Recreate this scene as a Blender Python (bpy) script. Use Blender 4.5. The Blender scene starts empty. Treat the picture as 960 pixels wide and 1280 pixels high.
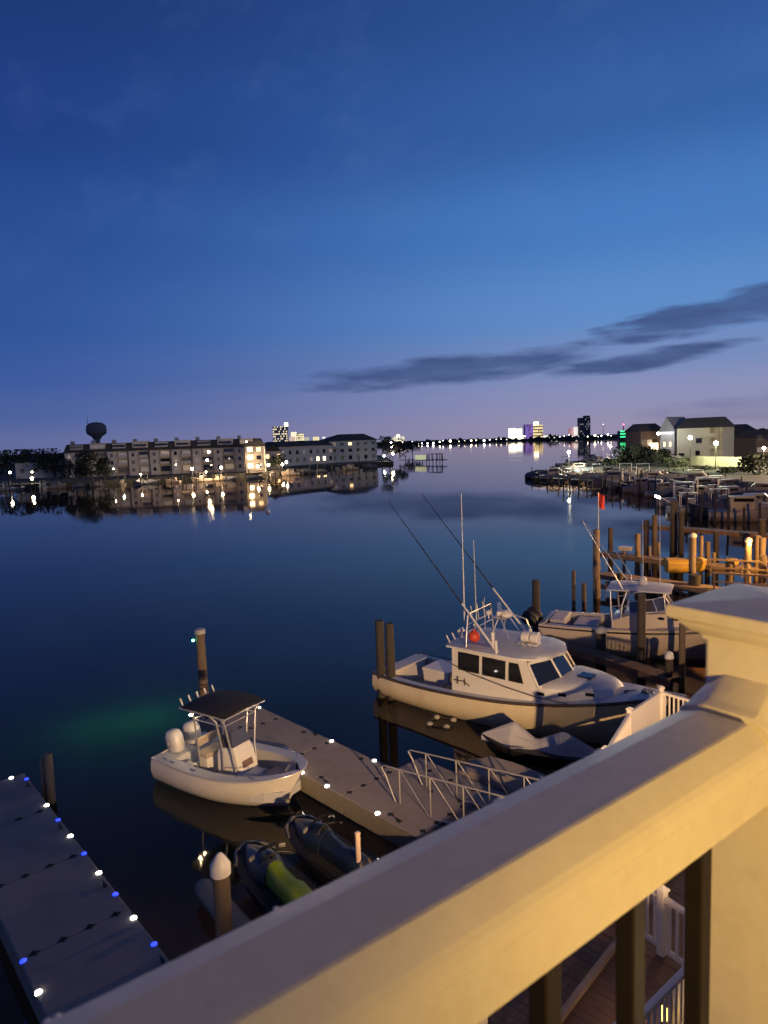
import bpy, bmesh, math, random
from mathutils import Vector, Matrix
random.seed(7)
PI = math.pi
sc = bpy.context.scene
COL = sc.collection

# ------------------------------------------------------------------ camera model
H = 9.95
FPX = 850.0                      # focal length in pixels of the 960x1280 frame
PITCH = math.atan(88.5 / FPX)
ROLL = math.radians(2.0)
_cp, _sp = math.cos(PITCH), math.sin(PITCH)
FW = Vector((0, _cp, -_sp)); _r0 = Vector((1, 0, 0)); _u0 = Vector((0, _sp, _cp))
RT = math.cos(ROLL) * _r0 - math.sin(ROLL) * _u0
UP = math.sin(ROLL) * _r0 + math.cos(ROLL) * _u0
CAM = Vector((0, 0, H))

def ray(x, y):
    return FW + RT * ((x - 480) / FPX) - UP * ((y - 640) / FPX)
def at(x, y, z=0.0):
    d = ray(x, y); return CAM + d * ((z - H) / d.z)
def atY(x, y, Y):
    d = ray(x, y); return CAM + d * (Y / d.y)

def lin(r, g, b):
    f = lambda c: (c / 255) / 12.92 if c <= 10 else ((c / 255 + 0.055) / 1.055) ** 2.4
    return (f(r), f(g), f(b), 1)

# ------------------------------------------------------------------ materials
MATS = {}
def mat(name, col, rough=0.6, metal=0.0, var=0.15, scale=6.0, bump=0.0, stretch=(1, 1, 1), dirt=None, dirt_amt=0.5, spec=0.5, fine=None):
    if name in MATS: return MATS[name]
    m = bpy.data.materials.new(name); m.use_nodes = True
    nt = m.node_tree; N = nt.nodes; L = nt.links
    b = N['Principled BSDF']
    b.inputs['Roughness'].default_value = rough
    b.inputs['Metallic'].default_value = metal
    b.inputs['Specular IOR Level'].default_value = spec
    tc = N.new('ShaderNodeTexCoord'); mp = N.new('ShaderNodeMapping'); mp.inputs['Scale'].default_value = stretch
    L.new(tc.outputs['Object'], mp.inputs['Vector'])
    no = N.new('ShaderNodeTexNoise'); no.inputs['Scale'].default_value = scale; no.inputs['Detail'].default_value = 6
    L.new(mp.outputs['Vector'], no.inputs['Vector'])
    mx = N.new('ShaderNodeMix'); mx.data_type = 'RGBA'
    d = tuple(c * (1 - var) for c in col[:3]) + (1,); l = tuple(min(1, c * (1 + var)) for c in col[:3]) + (1,)
    mx.inputs['A'].default_value = d; mx.inputs['B'].default_value = l
    L.new(no.outputs['Fac'], mx.inputs['Factor'])
    out = mx.outputs['Result']
    if dirt:
        n2 = N.new('ShaderNodeTexNoise'); n2.inputs['Scale'].default_value = scale * 0.45; n2.inputs['Detail'].default_value = 8; n2.inputs['Roughness'].default_value = .7
        L.new(mp.outputs['Vector'], n2.inputs['Vector'])
        rp = N.new('ShaderNodeValToRGB'); rp.color_ramp.elements[0].position = .5; rp.color_ramp.elements[1].position = .72
        rp.color_ramp.elements[1].color = (dirt_amt,) * 3 + (1,)
        L.new(n2.outputs['Fac'], rp.inputs['Fac'])
        m2 = N.new('ShaderNodeMix'); m2.data_type = 'RGBA'
        L.new(rp.outputs['Color'], m2.inputs['Factor']); L.new(out, m2.inputs['A']); m2.inputs['B'].default_value = dirt
        out = m2.outputs['Result']
    L.new(out, b.inputs['Base Color'])
    if bump:
        bp = N.new('ShaderNodeBump'); bp.inputs['Strength'].default_value = bump; bp.inputs['Distance'].default_value = .02
        L.new(no.outputs['Fac'], bp.inputs['Height']); L.new(bp.outputs['Normal'], b.inputs['Normal'])
    MATS[name] = m
    return m

def emit(name, col, s):
    if name in MATS: return MATS[name]
    m = bpy.data.materials.new(name); m.use_nodes = True
    b = m.node_tree.nodes['Principled BSDF']
    b.inputs['Base Color'].default_value = (.5, .5, .5, 1)
    b.inputs['Emission Color'].default_value = col if len(col) == 4 else (*col, 1)
    b.inputs['Emission Strength'].default_value = s
    MATS[name] = m
    return m

def glass(name, col, rough=0.04):
    m = mat(name, col, rough, 0, .2, 2.0, spec=.8)
    return m

def lit_facade(name, wall, lit, s, fw, fh, frac, ox=0.0):
    """a tower wall whose window grid glows: brick-sized cells, a random share of them lit"""
    m = bpy.data.materials.new(name); m.use_nodes = True
    N = m.node_tree.nodes; L = m.node_tree.links; b = N['Principled BSDF']
    b.inputs['Base Color'].default_value = wall; b.inputs['Roughness'].default_value = .7
    tc = N.new('ShaderNodeTexCoord'); mp = N.new('ShaderNodeMapping')
    mp.inputs['Scale'].default_value = (1 / fw, 1 / fw, 1 / fh); mp.inputs['Location'].default_value = (ox, ox, ox)
    L.new(tc.outputs['Object'], mp.inputs['Vector'])
    fl = N.new('ShaderNodeVectorMath'); fl.operation = 'FLOOR'; L.new(mp.outputs['Vector'], fl.inputs[0])
    fr = N.new('ShaderNodeVectorMath'); fr.operation = 'FRACTION'; L.new(mp.outputs['Vector'], fr.inputs[0])
    wn = N.new('ShaderNodeTexWhiteNoise'); L.new(fl.outputs['Vector'], wn.inputs['Vector'])
    lt = N.new('ShaderNodeMath'); lt.operation = 'LESS_THAN'; lt.inputs[1].default_value = frac; L.new(wn.outputs['Value'], lt.inputs[0])
    sp = N.new('ShaderNodeSeparateXYZ'); L.new(fr.outputs['Vector'], sp.inputs[0])
    acc = lt.outputs[0]
    for ax, a, c in (('X', .12, .8), ('Z', .2, .8)):
        g = N.new('ShaderNodeMath'); g.operation = 'GREATER_THAN'; g.inputs[1].default_value = a; L.new(sp.outputs[ax], g.inputs[0])
        h = N.new('ShaderNodeMath'); h.operation = 'LESS_THAN'; h.inputs[1].default_value = c; L.new(sp.outputs[ax], h.inputs[0])
        for q in (g, h):
            mu = N.new('ShaderNodeMath'); mu.operation = 'MULTIPLY'; L.new(acc, mu.inputs[0]); L.new(q.outputs[0], mu.inputs[1]); acc = mu.outputs[0]
    st = N.new('ShaderNodeMath'); st.operation = 'MULTIPLY'; st.inputs[1].default_value = s; L.new(acc, st.inputs[0])
    b.inputs['Emission Color'].default_value = lit
    L.new(st.outputs[0], b.inputs['Emission Strength'])
    return m

def wood(name, col, **k):
    k.setdefault('rough', .8); k.setdefault('var', .45); k.setdefault('scale', 7); k.setdefault('bump', .5); k.setdefault('stretch', (1, 1, .12))
    return mat(name, col, **k)

W_VINYL = mat('white_vinyl', (.70, .68, .64, 1), .42, 0, .06, 60, .06, dirt=(.5, .46, .40, 1), dirt_amt=.35)
W_RAIL = mat('fence_vinyl', (.62, .58, .55, 1), .5, 0, .10, 5)
BALUST = mat('dark_baluster', (.022, .018, .016, 1), .45, .2, .2, 12)
GEL = mat('white_gelcoat', (.66, .64, .60, 1), .28, 0, .05, 1.2, dirt=(.42, .38, .30, 1), dirt_amt=.35)
GEL_OLD = mat('aged_cream_gelcoat', (.66, .575, .39, 1), .33, 0, .10, 1.0, stretch=(1.5, 1.5, .35), dirt=(.36, .26, .12, 1), dirt_amt=.55)
GEL_DECK = mat('pale_deck_gelcoat', (.56, .57, .58, 1), .5, 0, .10, 2.5, dirt=(.36, .36, .36, 1), dirt_amt=.4)
GEL_TAN = mat('tan_gelcoat', (.56, .47, .38, 1), .3, 0, .08, 1.2, dirt=(.36, .28, .2, 1), dirt_amt=.4)
DECKFLOOR = mat('cockpit_floor', (.34, .35, .37, 1), .7, 0, .15, 4)
RUB = mat('dark_rub_rail', (.06, .045, .035, 1), .6, 0, .3, 5)
STRIPE = mat('black_stripe', (.02, .018, .018, 1), .4, 0, .2, 5)
BOTTOM = mat('bottom_paint', (.05, .04, .04, 1), .7, 0, .3, 4)
WINGLASS = glass('dark_window_glass', (.012, .013, .016, 1))
ALU = mat('aluminium', (.62, .62, .63, 1), .35, .7, .1, 6)
ALU_DULL = mat('dull_aluminium', (.38, .37, .36, 1), .5, .5, .15, 6)
CHROME = mat('stainless', (.75, .74, .72, 1), .18, 1.0, .05, 4)
CANVAS = mat('black_canvas', (.012, .012, .014, 1), .8, 0, .3, 8, .2)
BLACKP = mat('black_plastic', (.018, .018, .02, 1), .5, 0, .3, 6)
ENGW = mat('engine_white', (.62, .61, .60, 1), .3, 0, .06, 3)
ENGG = mat('engine_grey', (.28, .28, .30, 1), .4, 0, .1, 3)
CUSH = mat('brown_cushion', (.16, .10, .08, 1), .7, 0, .2, 8)
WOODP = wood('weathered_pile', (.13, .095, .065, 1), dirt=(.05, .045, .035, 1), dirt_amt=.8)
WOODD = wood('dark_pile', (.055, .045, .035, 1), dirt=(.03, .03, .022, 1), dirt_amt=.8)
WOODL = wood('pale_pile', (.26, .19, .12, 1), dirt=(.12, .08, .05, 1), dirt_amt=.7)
TIMBER = wood('pier_timber', (.24, .165, .10, 1), stretch=(.25, .25, 1.5), scale=5)
PLANK = wood('boardwalk_plank', (.20, .115, .07, 1), stretch=(.3, .3, 1), scale=5, dirt=(.1, .06, .04, 1), dirt_amt=.6)
CAPW = mat('white_cap', (.68, .66, .62, 1), .45, 0, .1, 8)
CAPG = mat('grey_cap', (.38, .38, .38, 1), .5, 0, .1, 8)
DOCKG = mat('grey_dock_plastic', (.28, .245, .225, 1), .75, 0, .10, 3, .15, dirt=(.19, .155, .13, 1), dirt_amt=.6)
DOCKSIDE = mat('dock_side_plastic', (.27, .24, .18, 1), .7, 0, .2, 3)
HOLE = mat('dark_pocket', (.012, .011, .011, 1), .9, 0, .2, 6)
TARP = mat('grey_tarp', (.40, .40, .44, 1), .75, 0, .15, 5, .4)
ORANGE = mat('orange_buoy', (.52, .06, .03, 1), .45, 0, .12, 5)
REDFLAG = mat('red_flag', (.55, .04, .03, 1), .8, 0, .15, 5)
ROPE = mat('dark_rope', (.05, .04, .035, 1), .9, 0, .2, 20)
ROPEL = mat('pale_rope', (.36, .31, .25, 1), .9, 0, .2, 20)
YELLOW = mat('yellow_plastic', (.48, .30, .05, 1), .5, 0, .12, 4)
LIME = mat('lime_vinyl', (.15, .23, .012, 1), .5, 0, .1, 5)
BLUEV = mat('blue_hood', (.009, .016, .035, 1), .4, 0, .15, 5)
GREYBLUE = mat('greyblue_hood', (.055, .062, .08, 1), .35, 0, .12, 5)
PWCBLK = mat('pwc_black', (.016, .016, .018, 1), .3, 0, .2, 5)
PWCGREY = mat('pwc_trim', (.16, .155, .15, 1), .4, 0, .1, 5)

E_WHITE = emit('white_led', (1, .97, .82, 1), 16)
E_BLUE = emit('blue_led', (.012, .035, 1, 1), 2.6)
E_WARM = emit('warm_lamp', (1, .72, .36, 1), 30)
E_WARMHI = emit('warm_globe', (1, .80, .50, 1), 60)
E_COOL = emit('cool_lamp', (.95, 1, .85, 1), 60)
E_WIN = emit('lit_window', (1, .66, .28, 1), 2.2)
E_WINHI = emit('bright_lit_window', (1, .76, .40, 1), 6)
E_GREEN = emit('green_lamp', (.1, 1, .45, 1), 14)
E_YEL = emit('sodium_lamp', (1, .60, .10, 1), 5)
E_FLUO = emit('fluorescent_tube', (.85, .95, 1, 1), 5)

# ------------------------------------------------------------------ mesh builder
class MB:
    def __init__(s): s.v = []; s.f = []
    def add(s, vs, fs):
        o = len(s.v); s.v += [Vector(v) for v in vs]; s.f += [tuple(i + o for i in f) for f in fs]; return s
    def box(s, c, d, rz=0.0, rx=0.0, ry=0.0):
        M = Matrix.Translation(Vector(c)) @ Matrix.Rotation(rz, 4, 'Z') @ Matrix.Rotation(ry, 4, 'Y') @ Matrix.Rotation(rx, 4, 'X')
        x, y, z = d[0] / 2, d[1] / 2, d[2] / 2
        vs = [M @ Vector(p) for p in ((-x, -y, -z), (x, -y, -z), (x, y, -z), (-x, y, -z), (-x, -y, z), (x, -y, z), (x, y, z), (-x, y, z))]
        return s.add(vs, [(0, 3, 2, 1), (4, 5, 6, 7), (0, 1, 5, 4), (1, 2, 6, 5), (2, 3, 7, 6), (3, 0, 4, 7)])
    def tube(s, pts, r, n=8, caps=True, rs=None):
        pts = [Vector(p) for p in pts]; vs = []; k = len(pts)
        up = None
        for i, p in enumerate(pts):
            t = (pts[min(i + 1, k - 1)] - pts[max(i - 1, 0)]).normalized()
            if up is None: up = Vector((0, 0, 1)) if abs(t.z) < .9 else Vector((1, 0, 0))
            a = t.cross(up).normalized(); b = a.cross(t).normalized(); up = b
            rr = rs[i] if rs else r
            vs += [p + (a * math.cos(2 * PI * j / n) + b * math.sin(2 * PI * j / n)) * rr for j in range(n)]
        fs = [(i * n + j, i * n + (j + 1) % n, (i + 1) * n + (j + 1) % n, (i + 1) * n + j) for i in range(k - 1) for j in range(n)]
        if caps: fs += [tuple(range(n)), tuple(range((k - 1) * n, k * n))]
        return s.add(vs, fs)
    def cyl(s, p0, p1, r0, r1=None, n=12):
        return s.tube([p0, p1], r0, n, rs=[r0, r0 if r1 is None else r1])
    def lathe(s, prof, c=(0, 0, 0), n=14):
        c = Vector(c); vs = []
        for r, z in prof: vs += [c + Vector((r * math.cos(2 * PI * j / n), r * math.sin(2 * PI * j / n), z)) for j in range(n)]
        k = len(prof)
        fs = [(i * n + j, i * n + (j + 1) % n, (i + 1) * n + (j + 1) % n, (i + 1) * n + j) for i in range(k - 1) for j in range(n)]
        return s.add(vs, fs + [tuple(range(n)), tuple(range((k - 1) * n, k * n))])
    def ball(s, c, r, n=12, m=8, sc_=(1, 1, 1)):
        c = Vector(c); pr = []
        vs = []
        for i in range(m + 1):
            a = PI * i / m
            vs += [c + Vector((r * sc_[0] * math.sin(a) * math.cos(2 * PI * j / n), r * sc_[1] * math.sin(a) * math.sin(2 * PI * j / n), -r * sc_[2] * math.cos(a))) for j in range(n)]
        return s.add(vs, [(i * n + j, i * n + (j + 1) % n, (i + 1) * n + (j + 1) % n, (i + 1) * n + j) for i in range(m) for j in range(n)])
    def prism(s, poly, z0, z1):
        n = len(poly)
        vs = [(p[0], p[1], z0) for p in poly] + [(p[0], p[1], z1) for p in poly]
        return s.add(vs, [tuple(range(n)), tuple(range(n, 2 * n))] + [(i, (i + 1) % n, n + (i + 1) % n, n + i) for i in range(n)])
    def prism_y(s, poly, y0, y1):     # polygon in x,z extruded along y
        n = len(poly)
        vs = [(p[0], y0, p[1]) for p in poly] + [(p[0], y1, p[1]) for p in poly]
        return s.add(vs, [tuple(range(n)), tuple(range(n, 2 * n))] + [(i, (i + 1) % n, n + (i + 1) % n, n + i) for i in range(n)])
    def loft(s, loops, closed=True, caps=True):
        n = len(loops[0]); vs = [p for l in loops for p in l]; fs = []
        for i in range(len(loops) - 1):
            for j in range(n if closed else n - 1):
                fs.append((i * n + j, i * n + (j + 1) % n, (i + 1) * n + (j + 1) % n, (i + 1) * n + j))
        if caps: fs += [tuple(range(n)), tuple(range((len(loops) - 1) * n, len(loops) * n))]
        return s.add(vs, fs)
    def plate(s, pts, th):            # planar polygon with a thickness
        pts = [Vector(p) for p in pts]; n = len(pts)
        nn = (pts[1] - pts[0]).cross(pts[2] - pts[0]).normalized() * th
        return s.add(pts + [p + nn for p in pts], [tuple(range(n)), tuple(range(n, 2 * n))] + [(i, (i + 1) % n, n + (i + 1) % n, n + i) for i in range(n)])
    def build(s, name, m, parent=None, smooth=None, bevel=0.0, loc=None, rz=0.0):
        me = bpy.data.meshes.new(name); me.from_pydata([tuple(v) for v in s.v], [], s.f)
        bm = bmesh.new(); bm.from_mesh(me)
        bmesh.ops.remove_doubles(bm, verts=bm.verts, dist=1e-5)
        bmesh.ops.recalc_face_normals(bm, faces=bm.faces); bm.to_mesh(me); bm.free()
        me.materials.append(m)
        if smooth:
            for p in me.polygons: p.use_smooth = True
            me.set_sharp_from_angle(angle=math.radians(smooth))
        o = bpy.data.objects.new(name, me); COL.objects.link(o)
        if bevel:
            b = o.modifiers.new('bevel', 'BEVEL'); b.width = bevel; b.segments = 2; b.limit_method = 'ANGLE'; b.angle_limit = math.radians(40)
        if parent is not None: o.parent = parent
        if loc is not None: o.location = loc
        if rz: o.rotation_euler.z = rz
        return o

def tag(o, label=None, cat=None, group=None, kind=None):
    if label: o['label'] = label
    if cat: o['category'] = cat
    if group: o['group'] = group
    if kind: o['kind'] = kind
    return o
def thing(name, label, cat, loc=(0, 0, 0), rz=0.0, group=None):
    o = bpy.data.objects.new(name, None); COL.objects.link(o); o.location = loc; o.rotation_euler.z = rz; o.empty_display_size = .2
    return tag(o, label, cat, group)
def dup(o, loc=None, rz=None, label=None, group=None, scale=None):
    kids = {}
    for x in bpy.data.objects:
        if x.parent: kids.setdefault(x.parent, []).append(x)
    def rec(a, par):
        c = a.copy(); COL.objects.link(c); c.parent = par
        for k in kids.get(a, []): rec(k, c)
        return c
    c = rec(o, None)
    if loc is not None: c.location = loc
    if rz is not None: c.rotation_euler.z = rz
    if scale is not None: c.scale = (scale,) * 3
    if label: c['label'] = label
    if group: c['group'] = group
    return c
def lamp(name, kind, loc, col, power, parent=None, size=.1, rot=None, angle=None, blend=.5):
    l = bpy.data.lights.new(name, kind); l.color = col[:3]; l.energy = power
    l.shadow_soft_size = size
    if angle: l.spot_size = angle; l.spot_blend = blend
    o = bpy.data.objects.new(name, l); COL.objects.link(o); o.location = loc
    if parent: o.parent = parent
    if rot is not None: o.rotation_euler = Vector(rot).to_track_quat('-Z', 'Y').to_euler()
    return o

def crom(xs, ys, x):
    if x <= xs[0]: return ys[0]
    if x >= xs[-1]: return ys[-1]
    i = max(k for k in range(len(xs) - 1) if xs[k] <= x)
    t = (x - xs[i]) / (xs[i + 1] - xs[i])
    def m(k):
        if k <= 0: return (ys[1] - ys[0]) / (xs[1] - xs[0])
        if k >= len(xs) - 1: return (ys[-1] - ys[-2]) / (xs[-1] - xs[-2])
        return (ys[k + 1] - ys[k - 1]) / (xs[k + 1] - xs[k - 1])
    h = xs[i + 1] - xs[i]; t2 = t * t; t3 = t2 * t
    return (2 * t3 - 3 * t2 + 1) * ys[i] + (t3 - 2 * t2 + t) * h * m(i) + (-2 * t3 + 3 * t2) * ys[i + 1] + (t3 - t2) * h * m(i + 1)

class Hull:
    """stations: (x at sheer, half beam at sheer, sheer z, half beam at chine, chine z, keel z, x shift of the keel)"""
    def __init__(s, st): s.st = st; s.xs = [a[0] for a in st]
    def g(s, x, k): return crom(s.xs, [a[k] for a in s.st], x)
    def samples(s, a=None, b=None, n=36):
        a = s.xs[0] if a is None else a; b = s.xs[-1] if b is None else b
        return [a + (b - a) * i / n for i in range(n + 1)]
    def section(s, x):
        hb, zs, hc, zc, zk, dx = (s.g(x, k) for k in range(1, 7))
        hb = max(hb, 0.012); hc = max(hc, .008)
        qx = 2 * hc - hb / 2; qz = 2 * zc - (zs + zk) / 2; side = []
        for i in range(11):
            t = i / 10; u = 1 - t
            side.append((max(0.0, u * u * hb + 2 * u * t * qx), u * u * zs + 2 * u * t * qz + t * t * zk))
        out = []
        for y, z in side: out.append(Vector((x + dx * (zs - z) / max(zs - zk, .01), -y, z)))
        for y, z in reversed(side[:-1]): out.append(Vector((x + dx * (zs - z) / max(zs - zk, .01), y, z)))
        return out
    def skin(s, n=36):
        m = MB(); m.loft([s.section(x) for x in s.samples(n=n)], closed=False, caps=False)
        k = len(s.section(s.xs[0])); m.f.append(tuple(range(k)))
        return m
    def rail(s, r, dz=0.0, off=0.0, side=0):
        m = MB(); X = s.samples(n=40)
        for sg in ((-1, 1) if side == 0 else (side,)):
            m.tube([(x, sg * (s.g(x, 1) + off), s.g(x, 2) + dz) for x in X], r, 6)
        return m
    def edge(s, x, inset): return max(s.g(x, 1) - inset, 0.0)
    def gunwale(s, w, a, b, lift=.0, th=.03, n=30):
        """flat cap from the sheer inwards"""
        m = MB(); X = s.samples(a, b, n)
        for sg in (-1, 1):
            m.loft([[Vector((x, sg * s.g(x, 1), s.g(x, 2) + lift)), Vector((x, sg * s.edge(x, w), s.g(x, 2) + lift + .015)),
                     Vector((x, sg * s.edge(x, w), s.g(x, 2) + lift - th)), Vector((x, sg * s.g(x, 1), s.g(x, 2) + lift - th))] for x in X])
        return m
    def liner(s, w, a, b, zf, n=24):
        m = MB(); X = s.samples(a, b, n)
        for sg in (-1, 1):
            m.loft([[Vector((x, sg * s.edge(x, w), s.g(x, 2))), Vector((x, sg * s.edge(x, w + .02), zf)), Vector((x, sg * s.edge(x, w + .05), zf)), Vector((x, sg * s.edge(x, w + .03), s.g(x, 2)))] for x in X])
        return m
    def floor(s, w, a, b, zf, n=24):
        m = MB(); X = s.samples(a, b, n)
        m.loft([[Vector((x, -s.edge(x, w), zf)), Vector((x, s.edge(x, w), zf)), Vector((x, s.edge(x, w), zf - .03)), Vector((x, -s.edge(x, w), zf - .03))] for x in X])
        return m
    def deck(s, a, b, camber=.05, lift=0.0, n=24, ny=6):
        m = MB(); X = s.samples(a, b, n); L = []
        for x in X:
            hb = max(s.g(x, 1), .01); zs = s.g(x, 2) + lift
            L.append([Vector((x, hb * (2 * j / ny - 1), zs + camber * (1 - (2 * j / ny - 1) ** 2))) for j in range(ny + 1)])
        m.loft(L, closed=False, caps=False); return m

# ------------------------------------------------------------------ setting: water, ground
def water_material():
    m = bpy.data.materials.new('harbour_water'); m.use_nodes = True
    N = m.node_tree.nodes; L = m.node_tree.links; N.remove(N['Principled BSDF'])
    out = N['Material Output']
    tr = N.new('ShaderNodeBsdfTransparent'); tr.inputs['Color'].default_value = (.62, .56, .52, 1)
    gl = N.new('ShaderNodeBsdfGlossy'); gl.inputs['Roughness'].default_value = .028; gl.inputs['Color'].default_value = (1.0, .91, .84, 1)
    fr = N.new('ShaderNodeFresnel'); fr.inputs['IOR'].default_value = 1.33
    mx = N.new('ShaderNodeMixShader')
    tc = N.new('ShaderNodeTexCoord')
    n1 = N.new('ShaderNodeTexNoise'); n1.inputs['Scale'].default_value = .9; n1.inputs['Detail'].default_value = 3
    n2 = N.new('ShaderNodeTexNoise'); n2.inputs['Scale'].default_value = .10; n2.inputs['Detail'].default_value = 2
    mp = N.new('ShaderNodeMapping'); mp.inputs['Scale'].default_value = (1.0, .6, 1); mp.inputs['Rotation'].default_value = (0, 0, .5)
    L.new(tc.outputs['Object'], mp.inputs['Vector'])
    L.new(mp.outputs['Vector'], n1.inputs['Vector']); L.new(mp.outputs['Vector'], n2.inputs['Vector'])
    ad = N.new('ShaderNodeMath'); ad.operation = 'MULTIPLY_ADD'; ad.inputs[1].default_value = 3.0
    L.new(n2.outputs['Fac'], ad.inputs[0]); L.new(n1.outputs['Fac'], ad.inputs[2])
    bp = N.new('ShaderNodeBump'); bp.inputs['Strength'].default_value = .035; bp.inputs['Distance'].default_value = .09
    L.new(ad.outputs[0], bp.inputs['Height'])
    n3 = N.new('ShaderNodeTexNoise'); n3.inputs['Scale'].default_value = .045; n3.inputs['Detail'].default_value = 4
    L.new(mp.outputs['Vector'], n3.inputs['Vector'])
    rr_ = N.new('ShaderNodeMapRange'); rr_.inputs['From Min'].default_value = .35; rr_.inputs['From Max'].default_value = .7
    rr_.inputs['To Min'].default_value = .012; rr_.inputs['To Max'].default_value = .065
    L.new(n3.outputs['Fac'], rr_.inputs['Value']); L.new(rr_.outputs['Result'], gl.inputs['Roughness'])
    L.new(bp.outputs['Normal'], gl.inputs['Normal']); L.new(bp.outputs['Normal'], fr.inputs['Normal'])
    L.new(fr.outputs[0], mx.inputs[0]); L.new(tr.outputs[0], mx.inputs[1]); L.new(gl.outputs[0], mx.inputs[2])
    L.new(mx.outputs[0], out.inputs['Surface'])
    return m
W = MB(); W.add([(-6000, -60, 0), (6000, -60, 0), (6000, 9000, 0), (-6000, 9000, 0)], [(0, 1, 2, 3)])
tag(W.build('water', water_material()), kind='structure')
SEABED = mat('seabed_mud', (.46, .33, .25, 1), .95, 0, .18, .35)
W = MB(); W.add([(-6000, -60, -2.6), (6000, -60, -2.6), (6000, 9000, -2.6), (-6000, 9000, -2.6)], [(0, 1, 2, 3)])
tag(W.build('seabed', SEABED), kind='structure')

GROUND = mat('shore_ground', (.045, .042, .036, 1), .95, 0, .4, .3)
def ground(name, pts, z, m=GROUND):
    g = MB(); g.prism([(p[0], p[1]) for p in pts], -3.0, z)
    return tag(g.build(name, m), kind='structure')
LSHORE = [at(*p) for p in ((-120, 618), (-20, 613), (60, 610), (130, 606), (200, 601.5), (300, 597), (350, 592), (400, 587), (440, 583), (492, 580.5))]
back = [Vector((p.x * 1.06 - 14, p.y + 150, 0)) for p in LSHORE]
ground('left_shore_ground', [(p.x, p.y) for p in LSHORE] + [(LSHORE[-1].x - 4, LSHORE[-1].y + 130), (-60, 640), (-420, 640), (-420, 170)], 1.3)
RSHORE = [at(800, 597), at(846, 603), at(900, 614), at(975, 622), at(1100, 634)]
ground('right_shore_ground', [(RSHORE[0].x - 6, RSHORE[0].y + 14)] + [(p.x, p.y) for p in RSHORE] + [(420, 100), (420, 560), (260, 560), (118, 300), (86, 225)], 1.9)
ground('far_shore_ground', [(-2600, 1500), (-900, 1480), (-150, 1420), (60, 1560), (250, 1500), (420, 1180), (700, 900), (2600, 700), (3600, 5200), (-3600, 5200)], 1.2)

# ------------------------------------------------------------------ balcony: rail, post, wall, lamp
A = math.radians(53.1)
RD = Vector((math.sin(A), math.cos(A), 0)); RQ = Vector((-math.cos(A), math.sin(A), 0))   # along the rail / away from the house
def rail_pt(s, p, drop): return CAM + RD * s + RQ * p - Vector((0, 0, drop))
br = thing('balcony_railing', 'thick cream vinyl balcony railing with dark balusters and a square capped post, nearest the viewer', 'railing', rail_pt(0, .339, 1.37))
org = br.location.copy()
def rp(s, p, drop): return rail_pt(s, p, drop) - org
prof = [(.3890, .3105), (.3880, .3083), (.3865, .3073), (.3665, .3006), (.3635, .3000), (.3165, .3000), (.3135, .3006), (.2985, .3120), (.2960, .3142), (.2925, .3190), (.2902, .3245), (.2892, .3300),
        (.2890, .3320), (.2897, .3330), (.2890, .3340), (.2885, .3715), (.2905, .3740), (.3875, .3740), (.3895, .3715), (.389, .333)]
m = MB(); m.loft([[rp(s, p, d) for p, d in prof] for s in (-1.25, -.4, .2, .69)]); m.build('top_rail', W_VINYL, br, smooth=9)
# connector sleeve at the post
cx, cz = .339, .335
def grow(p, d, e, up): return (cx + (p - cx) * (1 + e), d - up * (1 - ((p - cx) / .062) ** 2 * .75) if d < .329 else d)
m = MB(); m.loft([[rp(s, *grow(p, d, e, u)) for p, d in prof] for s, e, u in ((.700, .06, .003), (.701, .075, .004), (.709, .075, .006), (.714, .045, .009), (.730, .035, .020), (.750, .03, .030))])
m.build('rail_sleeve', W_VINYL, br, smooth=35)
m = MB()
m.ball(rp(.722, .2865, .366), .003, 8, 5)
m.build('sleeve_screw', mat('screw', (.25, .2, .15, 1), .5, .5), br, smooth=60)
hw = .0515; PS = .748
m = MB(); c = rp(PS + hw, .339, 0)
m.box((c.x, c.y, c.z - .79), (2 * hw, 2 * hw, 1.16), rz=PI / 2 - A)
post = m.build('post', W_VINYL, br, bevel=.004)
capL = [(.0815, .1980), (.0825, .2005), (.0825, .2105), (.0800, .2135), (.0765, .2145), (.0735, .2160), (.0700, .2215), (.0650, .2265), (.0590, .2305), (.0550, .2330), (.0535, .2385)]
def sq(h, d): return [rp(PS + hw + sx * h, .339 + sy * h, d) for sx, sy in ((-1, -1), (1, -1), (1, 1), (-1, 1))]
m = MB(); m.loft([sq(.002, .1905)] + [sq(h, d) for h, d in capL]); m.build('post_cap', W_VINYL, post, bevel=.0015)
bal = None
s = .643
while s > -1.2:
    if True:
        if bal is None:
            m = MB(); m.box((0, 0, -.43), (.0195, .0195, .86)); bal = m.build('baluster', BALUST, br, bevel=.002); b = bal
        else: b = bal.copy(); COL.objects.link(b)
        b.location = rp(s, .339, .374); b.rotation_euler.z = PI / 2 - A
    s -= .1205
m = MB(); m.loft([[rp(s, .339 + a, 1.24 + b) for a, b in ((-.03, -.03), (.03, -.03), (.03, .03), (-.03, .03))] for s in (-1.25, .745)]); m.build('bottom_rail', W_VINYL, br)
# drops of rain hanging on the outer edge of the rail
DROP = mat('water_drop', (.8, .8, .82, 1), .05, 0, .02, 5, spec=1)
for s0 in (-.05, .02, .05, .055, .19, .40, .405, .46, .54, .545):
    m = MB(); m.ball(rp(s0, .3885, .3085), .0017, 8, 6, (1.5, 1.5, .8)); m.build('rain_drop', DROP, br, smooth=60)
m = MB(); m.ball(rp(.80, .40, .197), .002, 8, 6, (1.8, 1.8, .6)); m.build('rain_drop', DROP, br, smooth=60)
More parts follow.
